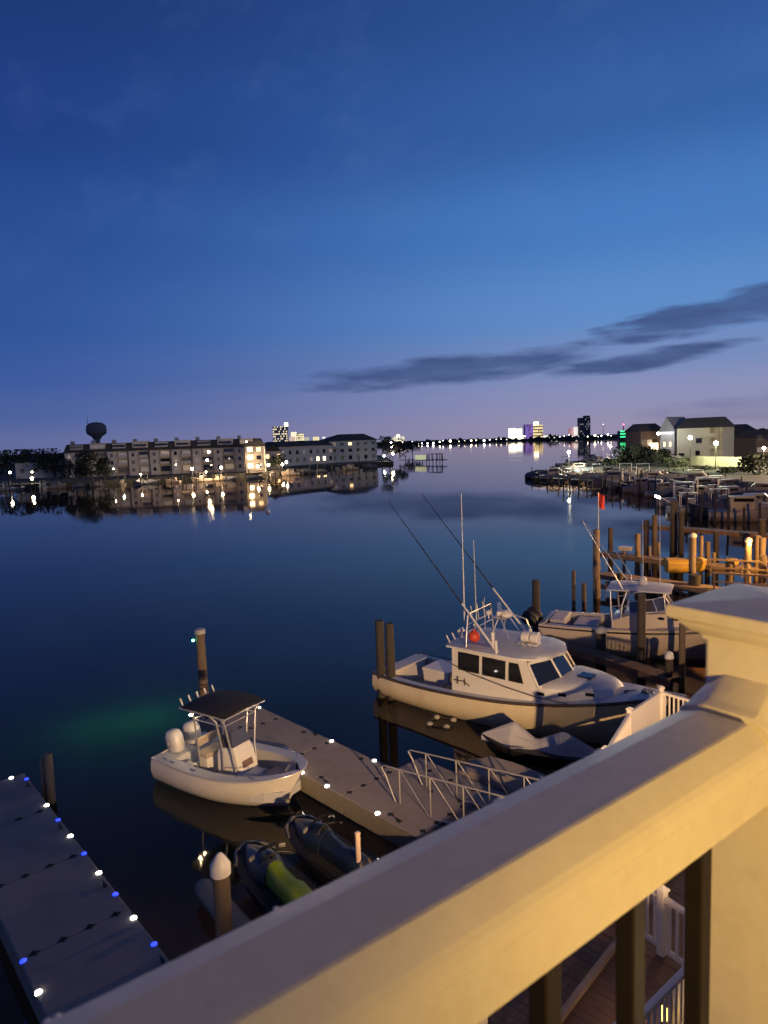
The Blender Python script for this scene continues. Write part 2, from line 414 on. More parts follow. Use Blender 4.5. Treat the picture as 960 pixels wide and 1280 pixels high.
# balcony floor and house wall behind the viewer
m = MB(); m.loft([[rail_pt(s, p, d) for p, d in ((-1.3, 1.37), (.40, 1.37), (.40, 1.62), (-1.3, 1.62))] for s in (-3.2, .86)])
tag(m.build('floor_or_shade_slab', PLANK), kind='structure')
m = MB(); m.loft([[rail_pt(s, p, d) for p, d in ((-1.3, -1.38), (.46, -1.38), (.46, -1.62), (-1.3, -1.62))] for s in (-3.2, 1.6)])
tag(m.build('sky_block_ceiling', mat('soffit', (.6, .56, .5, 1), .7, 0, .05, 3)), kind='structure')  # unseen ceiling added to block zenith sky from the rail
cl0 = rail_pt(1.25, -.75, -1.30); cl_ = thing('rail_fill_lamp', 'unseen round lamp added to warm the top of the balcony rail', 'lamp', cl0)  # added fill lamp, out of view, warms the rail top
m = MB(); m.lathe([(.10, -.05), (.12, -.02), (.12, .08)]); m.build('diffuser', emit('warm_diffuser', (1, .72, .4, 1), 6), cl_, smooth=40)
lamp('rail_fill_light', 'POINT', cl0 - Vector((0, 0, .14)), (1, .60, .34), 6, size=.08)
m = MB(); m.loft([[rail_pt(s, p, d) for p, d in ((-1.3, 4.98), (.05, 4.98), (.05, 5.2), (-1.3, 5.2))] for s in (2.5, 9.5)])
tag(m.build('floor_or_shade_slab', PLANK), kind='structure')  # unseen slab added to keep the flood light off the boardwalk
SIDING = mat('house_siding', (.52, .47, .38, 1), .7, 0, .08, 3)
hs = thing('house_wall', 'pale sided wall of the waterfront house behind the balcony', 'building', rail_pt(2, -1.35, H))
ho = hs.location.copy()
m = MB(); m.loft([[rail_pt(s, p, d) - ho for p, d in ((-1.31, -3.5), (-1.31, H - 1.9), (-1.6, H - 1.9), (-1.6, -3.5))] for s in (-8, 16)]); m.build('wall', SIDING, hs)
# porch lamp on that wall
pl = thing('porch_lamp', 'wall lantern low on the house wall behind the balcony rail', 'lamp', rail_pt(-.42, -1.22, .325))
m = MB(); m.lathe([(.05, -.12), (.07, -.1), (.075, .1), (.04, .16)]); m.build('lantern', E_WARM, pl)
m = MB(); m.box((0, 0, .19), (.2, .2, .03)); m.build('lantern_roof', BLACKP, pl)
src0 = rail_pt(-.42, -1.08, .325)
lamp('porch_light', 'SPOT', src0, (1, .56, .10), 150, size=.06, rot=rail_pt(.98, .30, .30) - src0, angle=math.radians(49), blend=1.0)

# ------------------------------------------------------------------ piles
def pile(x, y, top, r, label, m=None, cap=None, lean=(0, 0), base=-2.5, group=None, name='mooring_pile', capm=None):
    m = m or WOODP
    n = 12; L = []
    rnd = random.Random(int(x * 100 + y * 7))
    k = 9
    for i in range(k):
        t = i / (k - 1); z = base + (top - base) * t
        rr = r * (1.06 - .10 * t)
        L.append([Vector((lean[0] * z + (rr * (1 + rnd.uniform(-.04, .04))) * math.cos(2 * PI * j / n), lean[1] * z + rr * (1 + rnd.uniform(-.04, .04)) * math.sin(2 * PI * j / n), z)) for j in range(n)])
    b = MB(); b.loft(L)
    if cap is None:
        o = b.build(name, m, None, smooth=50, loc=(x, y, 0)); return tag(o, label, 'piling', group)
    t = thing(name, label, 'piling', (x, y, 0), 0, group)
    b.build('post', m, t, smooth=50)
    c = MB(); cx_, cy_ = lean[0] * top, lean[1] * top
    pr = {'flat': [(r * 1.12, top - .08), (r * 1.15, top), (r * 1.15, top + .06), (r * .9, top + .09)],
          'cone': [(r * 1.08, top - .16), (r * 1.14, top - .15), (r * 1.14, top + .02), (r * .75, top + .14), (r * .3, top + .25), (.01, top + .27)],
          'dome': [(r * 1.1, top - .06), (r * 1.14, top + .02), (r * .95, top + .12), (r * .5, top + .19), (.01, top + .21)]}[cap]
    c.lathe(pr, (cx_, cy_, 0)); c.build('cap', capm or CAPW, t, smooth=40)
    return t

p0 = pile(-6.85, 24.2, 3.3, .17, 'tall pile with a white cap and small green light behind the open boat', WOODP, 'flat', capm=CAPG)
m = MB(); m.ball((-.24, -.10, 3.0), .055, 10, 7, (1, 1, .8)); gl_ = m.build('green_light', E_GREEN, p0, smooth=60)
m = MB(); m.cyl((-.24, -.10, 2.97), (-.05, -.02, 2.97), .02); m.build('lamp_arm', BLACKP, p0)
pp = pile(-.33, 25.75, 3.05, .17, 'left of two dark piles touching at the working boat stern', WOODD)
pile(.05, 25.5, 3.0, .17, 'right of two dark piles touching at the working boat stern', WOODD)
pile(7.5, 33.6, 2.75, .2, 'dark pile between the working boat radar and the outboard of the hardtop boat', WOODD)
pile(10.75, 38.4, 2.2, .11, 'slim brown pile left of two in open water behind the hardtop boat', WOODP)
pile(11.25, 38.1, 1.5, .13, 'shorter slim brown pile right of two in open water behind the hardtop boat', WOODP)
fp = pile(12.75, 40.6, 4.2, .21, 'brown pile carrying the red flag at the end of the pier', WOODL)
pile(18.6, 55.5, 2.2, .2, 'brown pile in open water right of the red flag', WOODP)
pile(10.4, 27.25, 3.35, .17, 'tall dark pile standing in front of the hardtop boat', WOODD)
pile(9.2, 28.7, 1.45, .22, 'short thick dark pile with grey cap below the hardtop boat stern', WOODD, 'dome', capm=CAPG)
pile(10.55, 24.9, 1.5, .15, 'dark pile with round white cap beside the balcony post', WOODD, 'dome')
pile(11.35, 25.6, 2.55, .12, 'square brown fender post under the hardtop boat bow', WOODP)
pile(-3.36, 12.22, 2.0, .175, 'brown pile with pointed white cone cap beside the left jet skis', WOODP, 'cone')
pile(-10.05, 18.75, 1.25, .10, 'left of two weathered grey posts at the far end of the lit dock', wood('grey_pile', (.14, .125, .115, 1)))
pile(-9.80, 18.55, 1.45, .12, 'right of two weathered grey posts at the far end of the lit dock', MATS['grey_pile'])
m = MB(); m.cyl((0, 0, -2.5), (0, 0, 1.5), .06, .06, 14); m.lathe([(.064, 1.48), (.064, 1.52), (.05, 1.53)])
tag(m.build('guide_pole', mat('pvc_pole', (.60, .45, .36, 1), .5, 0, .08, 4), None, smooth=40, loc=(-.82, 13.98, 0)), 'slim pale pipe standing in the water by the blue jet ski', 'pole')

# ------------------------------------------------------------------ floating docks
def star(mb, x, y, z, r=.085):
    P = []
    for k in range(16):
        a = 2 * PI * k / 16; rr = r * (1.0 if k % 4 == 0 else .62 if k % 2 == 0 else .55)
        P.append((x + rr * math.cos(a), y + rr * math.sin(a)))
    mb.prism(P, z - .01, z + .004)
def dock_mesh(Lx, Wy, z0, z1, sec=3.05):
    top = MB(); side = MB(); n = max(1, round(Lx / sec)); d = Lx / n
    for i in range(n):
        top.box(((i + .5) * d, Wy / 2, z1 - .04), (d - .003, Wy, .08))
        side.box(((i + .5) * d, Wy / 2, (z0 + z1 - .08) / 2), (d - .03, Wy - .03, z1 - .08 - z0))
    return top, side, n, d
e1 = Vector((-.66, .752, 0)).normalized()
P0 = at(197, 1197, .30)                       # first blue light on its right edge
dk = thing('floating_dock', 'grey floating dock at lower left edged with white and blue lights', 'dock', P0 - e1 * 4.07, math.atan2(e1.y, e1.x))
top, side, n, d = dock_mesh(13.55, 2.05, -.25, .30, 2.98)
top.build('deck', DOCKG, dk, bevel=.03); side.build('float', DOCKSIDE, dk)
def pocket(par, x, y, z, r=.11):
    if 'p' not in PK:
        m = MB(); star(m, 0, 0, 0, .085); PK['p'] = o = m.build('coupling_pocket', HOLE, par)
    else:
        o = PK['p'].copy(); COL.objects.link(o); o.parent = par
    o.location = (x, y, z); o.scale = (r / .085, r / .085, 1)
PK = {}
for i in range(0, n + 1):
    for k in range(4): pocket(dk, min(max(i * d + .02, .08), 13.45), .27 + k * .508, .30)
def puck(par, x, y, z, mm, lab):
    q = MB(); q.lathe([(.06, -.02), (.06, .010), (.042, .024), (.016, .03)], (0, 0, 0), 12)
    b = q.build('dock_light', mm, par, smooth=50, loc=(x, y, z)); b['label'] = lab; return b
for i in range(-3, 10):
    if 0 <= i <= 7 or i == 9 or i < 0:
        puck(dk, 4.07 + i * 1.0, .05, .302, E_BLUE if i % 2 == 0 or i == 9 else E_WHITE, 'blue dock light' if i % 2 == 0 or i == 9 else 'white dock light')
for i in range(-1, 2):
    puck(dk, 4.07 + i * 1.0 + .3, 2.0, .302, E_BLUE if i % 2 == 1 else E_WHITE, 'blue dock light' if i % 2 == 1 else 'white dock light')
puck(dk, 13.48, .35, .302, E_WHITE, 'white dock light'); puck(dk, 13.48, 1.0, .302, E_BLUE, 'blue dock light')

e2 = Vector((.69, -.724, 0)).normalized()
Q0 = at(320, 891, .30)
d2 = thing('floating_dock', 'grey floating dock lit by white lights between the open boat and the gangway', 'dock', Q0 - e2 * 1.2, math.atan2(e2.y, e2.x))
top, side, n, d = dock_mesh(11.2, 2.0, -.25, .30)
# local +y is to the left of the axis; the dock lies on its right side
for q in (top, side):
    for v in q.v: v.y -= 2.0
top.build('deck', DOCKG, d2, bevel=.03); side.build('float', DOCKSIDE, d2)
for i in range(1, n + 1):
    for k in range(4): pocket(d2, min(i * d + .02, 11.1), -.25 - k * .5, .30)
for i in range(0, n):
    for k in (0, 3): pocket(d2, i * d + 1.6, -.25 - k * .5, .30)
inv2 = Matrix.Rotation(-math.atan2(e2.y, e2.x), 3, 'Z')
for x, y in ((325, 894), (416, 937), (470, 962)):
    p = inv2 @ (at(x, y, .31) - d2.location); puck(d2, p.x, min(p.y, -.06), .302, E_WHITE, 'white dock light')
for x, y in ((365, 984), (424, 988), (487, 1022)):
    p = inv2 @ (at(x, y, .31) - d2.location); puck(d2, p.x, -1.95, .302, E_WHITE, 'white dock light')

# jet ski dock beyond the gangway
jd = thing('jet_ski_dock', 'grey plastic drive on jet ski dock behind the gangway rails', 'dock', at(528, 958, .3), math.atan2(e2.y, e2.x))
m = MB(); m.box((2.0, -.75, .02), (4.2, 1.5, .5)); m.build('deck', DOCKG, jd, bevel=.05)
for i in range(5): pocket(jd, .7 + i * .8, -.45, .27, .11)
for i in range(4): pocket(jd, .9 + i * .8, -1.1, .27, .11)
m = MB(); L = []
for t, w, h in ((0, .35, .06), (.25, .75, .30), (.8, .95, .52), (1.6, 1.0, .56), (2.6, 1.0, .55), (3.6, .95, .5)):
    L.append([Vector((t, .05, 0)), Vector((t, .08, h * .7)), Vector((t, .3, h)), Vector((t, .55, h * .74)), Vector((t, w, h)), Vector((t, w + .2, h * .7)), Vector((t, w + .22, 0))])
m.loft(L); m.build('launch_port', DOCKG, jd, smooth=40, loc=(1.0, .05, .02))

# ------------------------------------------------------------------ gangway
g0 = Vector((-.22, 17.07, .40)); g1 = Vector((3.45, 13.82, .88))
gv = (g1 - g0); gl = math.hypot(gv.x, gv.y)
gw = thing('gangway', 'metal gangway with trussed pipe handrails rising from the floating dock', 'gangway', g0, math.atan2(gv.y, gv.x))
sl = gv.z / gl
m = MB(); m.loft([[Vector((x, y, x * sl + dz)) for y, dz in ((0, 0), (1.12, 0), (1.12, -.12), (0, -.12))] for x in (0, gl)]); m.build('walkway', mat('gangway_tread', (.10, .09, .085, 1), .7, 0, .2, 8), gw)
m = MB(); m.loft([[Vector((x, y, z)) for y, z in ((-.1, 0 if x else -.1), (1.22, 0 if x else -.1), (1.22, -.04 if x else -.13), (-.1, -.04 if x else -.13))] for x in (-.9, 0)]); m.build('ramp_plate', MATS['gangway_tread'], gw)
for y in (0.0, 1.12):
    m = MB(); hh = 1.08
    m.tube([(.42, y, .42 * sl), (.03, y, .82), (-.12, y, hh - .06), (-.02, y, hh + .0), (.3, y, hh + .3 * sl), (gl, y, hh + gl * sl)], .021, 8)
    m.tube([(0, y, .03), (gl, y, .03 + gl * sl)], .03, 8)
    for i in range(5):
        x = .5 + i * 1.0
        m.tube([(x, y, x * sl), (x, y, x * sl + hh)], .022, 8)
        if i < 4: m.tube([(x + .04, y, x * sl + hh), (x + .96, y, (x + .96) * sl + .03)], .013, 6)
    m.build('handrail', ALU_DULL, gw, smooth=60)

# ------------------------------------------------------------------ boardwalk and lower railings
BD = Vector((.68, .733, 0)).normalized(); BN = Vector((BD.y, -BD.x, 0))       # along the bulkhead / towards the land
BP = Vector((6.2, 16.85, 0))
def bw(t, n, z=0.0): v = BP + BD * t + BN * n; return Vector((v.x, v.y, z))
m = MB()
t = -14.0
while t < 40:
    a, b, c_, d_ = bw(t, 0), bw(t + .137, 0), bw(t + .137, 5.4), bw(t, 5.4)
    m.prism([(a.x, a.y), (b.x, b.y), (c_.x, c_.y), (d_.x, d_.y)], 1.80, 1.84 + random.uniform(-.002, .002)); t += .145
tag(m.build('boardwalk', PLANK), kind='structure')
m = MB(); pts = [bw(-14, .06), bw(40, .06), bw(40, 30), bw(-14, 30)]; m.prism([(p.x, p.y) for p in pts], -3, 1.795)
tag(m.build('bulkhead_ground', mat('bulkhead', (.09, .07, .05, 1), .9, 0, .4, 1.5)), kind='structure')
m = MB()
for nn, zz in ((.35, 1.86), (2.58, 1.86)):
    pts = [bw(-14, nn), bw(-1.5, nn), bw(-1.5, nn + .09), bw(-14, nn + .09)]; m.prism([(p.x, p.y) for p in pts], 1.84, 1.93)
tag(m.build('kerb_timber', mat('pale_timber', (.40, .30, .22, 1), .8, 0, .3, 3)), 'pale low timber kerb along the dark boardwalk deck', 'kerb')

def fence(pts, z, h, label, m=W_RAIL, solid=None, step=.125, slope=0.0):
    f = thing('deck_railing', label, 'railing', (pts[0][0], pts[0][1], z))
    o = f.location.copy(); tpl = {}
    for i in range(len(pts)):
        c = Vector((pts[i][0], pts[i][1], z)) - o
        r_ = math.atan2(pts[min(i + 1, len(pts) - 1)][1] - pts[max(i - 1, 0)][1], pts[min(i + 1, len(pts) - 1)][0] - pts[max(i - 1, 0)][0])
        b = MB(); b.box((0, 0, h / 2 + .04), (.12, .12, h + .08)); ps = b.build('post', m, f, bevel=.008, loc=c, rz=r_)
        b = MB(); b.loft([[Vector((sx * w, sy * w, zz)) for sx, sy in ((-1, -1), (1, -1), (1, 1), (-1, 1))] for w, zz in ((.075, h + .08), (.08, h + .10), (.08, h + .115), (.004, h + .16))]); b.build('post_cap', m, ps)
    for i in range(len(pts) - 1):
        a = Vector((*pts[i][:2], z)) - o; b_ = Vector((*pts[i + 1][:2], z)) - o
        L_ = (b_ - a).length; r_ = math.atan2(b_.y - a.y, b_.x - a.x); mid = (a + b_) / 2
        q = MB(); q.box((0, 0, h - .03), (L_ - .12, .09, .07)); q.build('top_rail', m, f, bevel=.012, loc=mid, rz=r_)
        q = MB(); q.box((0, 0, .12), (L_ - .12, .05, .08)); q.build('bottom_rail', m, f, bevel=.006, loc=mid, rz=r_)
        if solid is not None and i in solid:
            q = MB(); q.box((0, 0, h / 2 + .04), (L_ - .13, .03, h - .22)); q.build('solid_panel', m, f, loc=mid, rz=r_)
        else:
            k = int((L_ - .15) / step)
            for j in range(k):
                s_ = (j + 1) / (k + 1)
                if 'b' not in tpl:
                    q = MB(); q.box((0, 0, (.16 + h - .06) / 2), (.036, .036, h - .22)); bb = q.build('baluster', m, f); tpl['b'] = bb
                else:
                    bb = tpl['b'].copy(); COL.objects.link(bb)
                bb.location = a + (b_ - a) * s_; bb.rotation_euler.z = r_
    return f
fA, fB, fC, fD = at(757, 938, 2.86), at(787, 889, 2.86), at(826, 862, 2.86), at(890, 881, 2.86)
fence([fA, fB, fC, fD], 1.84, .98, 'white railing with one solid panel at the bow of the working boat', solid=[1])
f1 = at(812, 1106, 2.85); f2 = at(828, 1117, 2.85); f3 = at(905, 1168, 2.85)
dd = (f3 - f2).normalized(); fence([f2 - dd * 1.25, f2, f2 + dd * 1.5], 1.84, .98, 'white baluster railing on the boardwalk seen under the balcony rail')
h1 = at(806, 1257, 2.85); h2 = at(868, 1194, 2.85); hd = (h2 - h1).normalized()
fence([h1 - hd * .55, h1 + hd * 1.9], 1.84, .95, 'broad topped grey white railing lowest behind the balcony balusters', mat('grey_vinyl', (.52, .51, .55, 1), .5, 0, .06, 6))
k1 = at(600, 1262, 2.85); fence([k1 - dd * 1.6, k1 + dd * .02], 1.84, .95, 'end of a lower railing peeping out under the balcony rail at left')
lp = at(829, 1270, 2.2); dl = thing('deck_lantern', 'small yellow glowing lantern behind the lowest railing', 'lantern', (lp.x, lp.y, 1.84))
m = MB(); m.cyl((0, 0, 0), (0, 0, .3), .03); m.build('stem', BLACKP, dl); m = MB(); m.lathe([(.03, .3), (.06, .33), (.06, .46), (.02, .5)]); m.build('globe', E_YEL, dl); lamp('railing_fill_light', 'POINT', (-.12, .1, .42), (1, .62, .32), 5, dl, .06)  # point light here is added to warm the nearby railing

# ------------------------------------------------------------------ open boat with black top
def tubes(lst, r, n=8):
    q = MB()
    for p in lst: q.tube(p, r, n)
    return q
cc = thing('centre_console_boat', 'small white open fishing boat with black canopy and two outboards', 'boat', (-4.60, 19.05, -.02), math.atan2(-.54, .84))
hl = Hull([(-2.45, 1.02, .80, .92, .06, -.25, .0), (-1.2, 1.14, .80, .98, .05, -.28, 0), (0, 1.18, .84, .96, .08, -.30, 0), (1.0, 1.10, .93, .74, .16, -.30, -.0), (1.7, .90, 1.02, .46, .28, -.26, -.06), (2.2, .58, 1.10, .20, .42, -.15, -.28), (2.45, .26, 1.14, .06, .55, .02, -.48), (2.55, .02, 1.16, .01, .60, .2, -.55)])
hu = hl.skin().build('hull', GEL, cc, smooth=62)
hl.rail(.028, -.02, .005).build('rub_rail', mat('pale_rubrail', (.55, .54, .52, 1), .3, .3, .1, 6), cc, smooth=60)
hl.gunwale(.33, -2.42, 2.52).build('gunwale', GEL_DECK, cc, smooth=40)
hl.liner(.33, -2.3, 1.95, .40).build('inner_liner', mat('inner_liner_gel', (.45, .45, .46, 1), .5, 0, .08, 3), cc, smooth=40)
hl.floor(.33, -2.3, 1.95, .41).build('cockpit_floor', DECKFLOOR, cc)
m = MB(); m.box((-2.10, 0, .52), (.62, 1.75, .5)); m.build('transom_well', GEL_DECK, cc, bevel=.03)
# bow deck seat
m = MB(); L = []
for x in (.95, 1.3, 1.7, 2.1): L.append([Vector((x, -hl.edge(x, .25), .30)), Vector((x, hl.edge(x, .25), .30)), Vector((x, hl.edge(x, .25), .58)), Vector((x, -hl.edge(x, .25), .58))])
m.loft(L); m.build('bow_seat', MATS['inner_liner_gel'], cc)
# console
m = MB(); m.loft([[Vector(p) for p in ((-.30, -.44, .33), (.62, -.40, .33), (.62, .40, .33), (-.30, .44, .33))], [Vector(p) for p in ((-.28, -.42, 1.15), (.42, -.36, 1.15), (.42, .36, 1.15), (-.28, .42, 1.15))],
                  [Vector(p) for p in ((-.24, -.40, 1.32), (.30, -.34, 1.42), (.30, .34, 1.42), (-.24, .40, 1.32))]]); cn = m.build('console', GEL, cc, bevel=.03)
m = MB(); m.plate([(.505, -.20, .80), (.505, .20, .80), (.455, .19, .98), (.455, -.19, .98)], .03); m.build('console_cushion', CUSH, cn)
m = MB(); m.box((.74, 0, .50), (.40, .62, .34)); m.build('console_seat', GEL, cc, bevel=.03)
WSH = mat('smoked_acrylic', (.06, .06, .075, 1), .08, 0, .1, 2, spec=.8)
m = MB(); m.plate([(.30, -.33, 1.42), (.30, .33, 1.42), (.16, .28, 1.80), (.16, -.28, 1.80)], .012); m.plate([(.30, -.335, 1.42), (.155, -.285, 1.80), (-.16, -.36, 1.72), (-.2, -.38, 1.36)], .012); m.plate([(.30, .335, 1.42), (.155, .285, 1.80), (-.16, .36, 1.72), (-.2, .38, 1.36)], .012)
m.build('windscreen', WSH, cn)
m = MB(); m.tube([(-.28 + .02 * math.cos(a), .17 * math.cos(a), 1.12 + .17 * math.sin(a)) for a in [2 * PI * k / 16 for k in range(17)]], .014, 6); m.cyl((-.2, 0, 1.12), (-.29, 0, 1.12), .03); m.build('steering_wheel', BLACKP, cn)
# leaning post
m = MB(); m.box((-.92, 0, .62), (.42, .86, .56)); lpst = m.build('leaning_post', GEL, cc, bevel=.03)
m = MB(); m.box((-.92, 0, .98), (.46, .92, .12)); m.box((-1.14, 0, 1.28), (.07, .9, .26)); m.build('helm_cushion', mat('tan_cushion', (.40, .33, .26, 1), .6, 0, .1, 8), lpst, bevel=.03)
m = MB(); m.box((-1.28, -.62, .52), (.34, .34, .36)); m.build('bait_well', GEL, cc, bevel=.03)
# canopy
TT = 2.50
L = []
for x, hw_, dz in ((-1.30, .78, -.02), (-1.1, .83, .02), (-.4, .85, .06), (.25, .84, .04), (.46, .80, -.01), (.50, .78, -.02)):
    row = [Vector((x, hw_ * (2 * j / 8 - 1), TT + dz + .05 * (1 - (2 * j / 8 - 1) ** 2))) for j in range(9)]
    L.append(row + [p - Vector((0, 0, .035)) for p in reversed(row)])
m = MB(); m.loft(L); can = m.build('canopy', CANVAS, cc, smooth=40)
m = tubes([[(-1.32, -.8, TT - .04), (.52, -.8, TT - .04), (.52, .8, TT - .04), (-1.32, .8, TT - .04), (-1.32, -.8, TT - .04)]], .022)
for sy in (-1, 1):
    m.tube([(.50, .40 * sy, .34), (.36, .46 * sy, 1.3), (.30, .62 * sy, 2.2), (.34, .78 * sy, TT - .05)], .026)
    m.tube([(-.02, .46 * sy, .34), (.02, .48 * sy, 1.3), (-.02, .62 * sy, 2.2), (-.12, .78 * sy, TT - .05)], .026)
    m.tube([(-.95, .45 * sy, .34), (-.98, .5 * sy, 1.3), (-.92, .64 * sy, 2.2), (-.85, .78 * sy, TT - .05)], .026)
    m.tube([(.28, .62 * sy, 2.15), (-.92, .64 * sy, 2.15)], .018)
m.tube([(-.92, -.64, 2.15), (-.92, .64, 2.15)], .018); m.tube([(.28, -.62, 2.15), (.28, .62, 2.15)], .018)
m.build('canopy_frame', ALU, cc, smooth=60)
for k in range(5):
    y = -.62 + k * .31; m = MB(); m.tube([(-1.36, y, TT - .08), (-1.48, y, TT + .16)], .026, 8); m.build('rod_holder', ENGW, cc, smooth=60)
m = MB(); m.ball((-1.06, -.60, TT - .26), .065, 10, 7, (1, 1, .6)); m.cyl((-1.06, -.60, TT - .24), (-1.06, -.60, TT + .02), .012); m.build('canopy_light', E_WARMHI, cc, smooth=60)
lamp('boat_canopy_light', 'POINT', (-1.0, -.50, TT - .36), (1, .80, .50), 9, cc, .05)
def outboard(y, tilt):
    t_ = MB(); L = []
    for z, a, b, x in ((.0, .20, .16, 0), (.10, .26, .19, 0), (.30, .30, .21, -.02), (.50, .29, .20, -.03), (.62, .22, .16, -.02), (.67, .10, .08, 0)):
        L.append([Vector((x + a * math.copysign(abs(math.cos(q)) ** .7, math.cos(q)), b * math.copysign(abs(math.sin(q)) ** .7, math.sin(q)), z)) for q in [2 * PI * k / 14 for k in range(14)]])
    t_.loft(L); o = t_.build('outboard_motor', ENGW, cc, smooth=50, loc=(-2.10, y, .80)); o.rotation_euler.y = tilt
    q = MB(); q.loft([[Vector((x + sx, sy, z)) for sx, sy in ((-a, -b), (a, -b), (a, b), (-a, b))] for z, a, b, x in ((.0, .14, .10, .02), (-.35, .12, .06, .02), (-.72, .13, .045, 0), (-.95, .04, .03, -.02))])
    q.tube([(-.24, 0, -.66), (.20, 0, -.66)], .06, 8, rs=[.07, .03]); q.build('lower_unit', ENGG, o, bevel=.01)
    q = MB()
    for sy in (-1, 1): q.tube([(-.03 + .09 * math.cos(a), .207 * sy, .30 + .11 * math.sin(a)) for a in [2 * PI * k / 12 for k in range(13)]], .014, 6)
    q.build('cowl_emblem', ENGG, o)
    for k in range(3):
        pass
    q = MB()
    for k in range(3):
        a = 2 * PI * k / 3; q.plate([(-.30, .03 * math.cos(a), -.66 + .03 * math.sin(a)), (-.26, .15 * math.cos(a - .3), -.66 + .15 * math.sin(a - .3)), (-.32, .15 * math.cos(a + .3), -.66 + .15 * math.sin(a + .3))], .012)
    q.build('propeller', CHROME, o)
outboard(-.34, -.22); outboard(.34, -.22)
for x in (-1.9, -1.55, -.6, 1.5):
    m = MB(); zz = hl.g(x, 2) + .03
    m.tube([(x - .10, -hl.g(x, 1) + .10, zz + .035), (x + .10, -hl.g(x, 1) + .10, zz + .035)], .014, 6); m.cyl((x - .04, -hl.g(x, 1) + .10, zz - .02), (x - .04, -hl.g(x, 1) + .10, zz + .035), .012); m.cyl((x + .04, -hl.g(x, 1) + .10, zz - .02), (x + .04, -hl.g(x, 1) + .10, zz + .035), .012)
    m.build('cleat', CHROME, cc, smooth=60)
m = MB(); m.tube([(1.0, -.98, 1.0), (1.1, -.95, 1.10), (1.7, -.74, 1.17), (1.8, -.7, 1.08)], .014); m.tube([(1.0, .98, 1.0), (1.1, .95, 1.10), (1.7, .74, 1.17), (1.8, .7, 1.08)], .014); m.build('bow_rail', CHROME, cc, smooth=60)
m = MB(); s1 = hl.section(-1.95)
m.plate([(-2.1, -1.035, .55), (-1.75, -1.065, .55), (-1.72, -1.085, .62), (-2.06, -1.055, .62)], .006); m.build('hull_lettering', STRIPE, cc)

# ------------------------------------------------------------------ working boat with pilot house
lb = thing('pilothouse_fishing_boat', 'large cream working fishing boat with pilothouse, outriggers and orange buoy on its roof', 'boat', (4.52, 23.44, 0), math.atan2(-.65, .76))
LH = Hull([(-5.55, 1.44, .93, 1.32, .10, -.5, 0), (-5.0, 1.52, .91, 1.40, .08, -.5, 0), (-3.5, 1.60, .90, 1.46, .05, -.6, 0), (-1.5, 1.66, 1.00, 1.46, .05, -.65, 0), (.5, 1.64, 1.18, 1.32, .10, -.65, 0), (2.3, 1.44, 1.43, .92, .22, -.6, -.02), (3.6, 1.06, 1.64, .48, .40, -.5, -.12), (4.6, .56, 1.82, .16, .62, -.25, -.42), (5.1, .20, 1.92, .04, .8, 0, -.62), (5.3, .02, 1.96, .01, .9, .1, -.70)])
LH.skin(44).build('hull', GEL_OLD, lb, smooth=40)
q = LH.rail(.055, -.03, .01); q.tube([(-5.57, -1.44, .90), (-5.57, 1.44, .90)], .055, 6); q.build('rub_rail', RUB, lb, smooth=60)
LH.gunwale(.30, -5.55, 5.2, .0, .05).build('side_deck', GEL_DECK, lb, smooth=40)
m = MB(); m.box((-5.42, 0, .92), (.30, 2.7, .06)); m.build('transom_cap', GEL_DECK, lb, bevel=.02)
LH.liner(.30, -5.45, -1.7, .15).build('cockpit_liner', MATS['inner_liner_gel'], lb, smooth=40)
LH.floor(.28, -5.5, -1.7, .18).build('cockpit_floor', DECKFLOOR, lb)
LH.deck(1.4, 5.28, .07, .02).build('foredeck', GEL_DECK, lb, smooth=40)
# stern bench and fish tote
m = MB(); m.box((-5.15, .1, .55), (.55, 1.9, .74)); bn = m.build('stern_bench', GEL, lb, bevel=.03)
m = MB(); m.box((-5.15, .1, .95), (.62, 2.0, .07)); m.build('bench_lid', GEL_DECK, bn, bevel=.02)
m = MB(); m.loft([[Vector((x * s_, y * s_, z)) for x, y in ((-.6, -.55), (.6, -.55), (.6, .55), (-.6, .55))] for s_, z in ((.92, 0), (1, .85), (1.05, .86), (1.05, .95), (1.0, .97))])
tag(m.build('fish_tote', GEL, None, bevel=.03, loc=lb.location + Matrix.Rotation(math.atan2(-.65, .76), 3, 'Z') @ Vector((-3.3, .15, .20)), rz=math.atan2(-.65, .76)), 'big white insulated fish box in the cockpit of the working boat', 'box')
m = MB(); m.lathe([(.20, .0), (.24, .1), (.26, .75), (.27, .8), (.25, .82)], (0, 0, 0))
tag(m.build('bucket', mat('dark_barrel', (.05, .04, .035, 1), .6, 0, .2, 5), None, smooth=40, loc=lb.location + Matrix.Rotation(math.atan2(-.65, .76), 3, 'Z') @ Vector((-2.2, -1.0, .18))), 'dark barrel against the pilothouse bulkhead of the working boat', 'barrel')
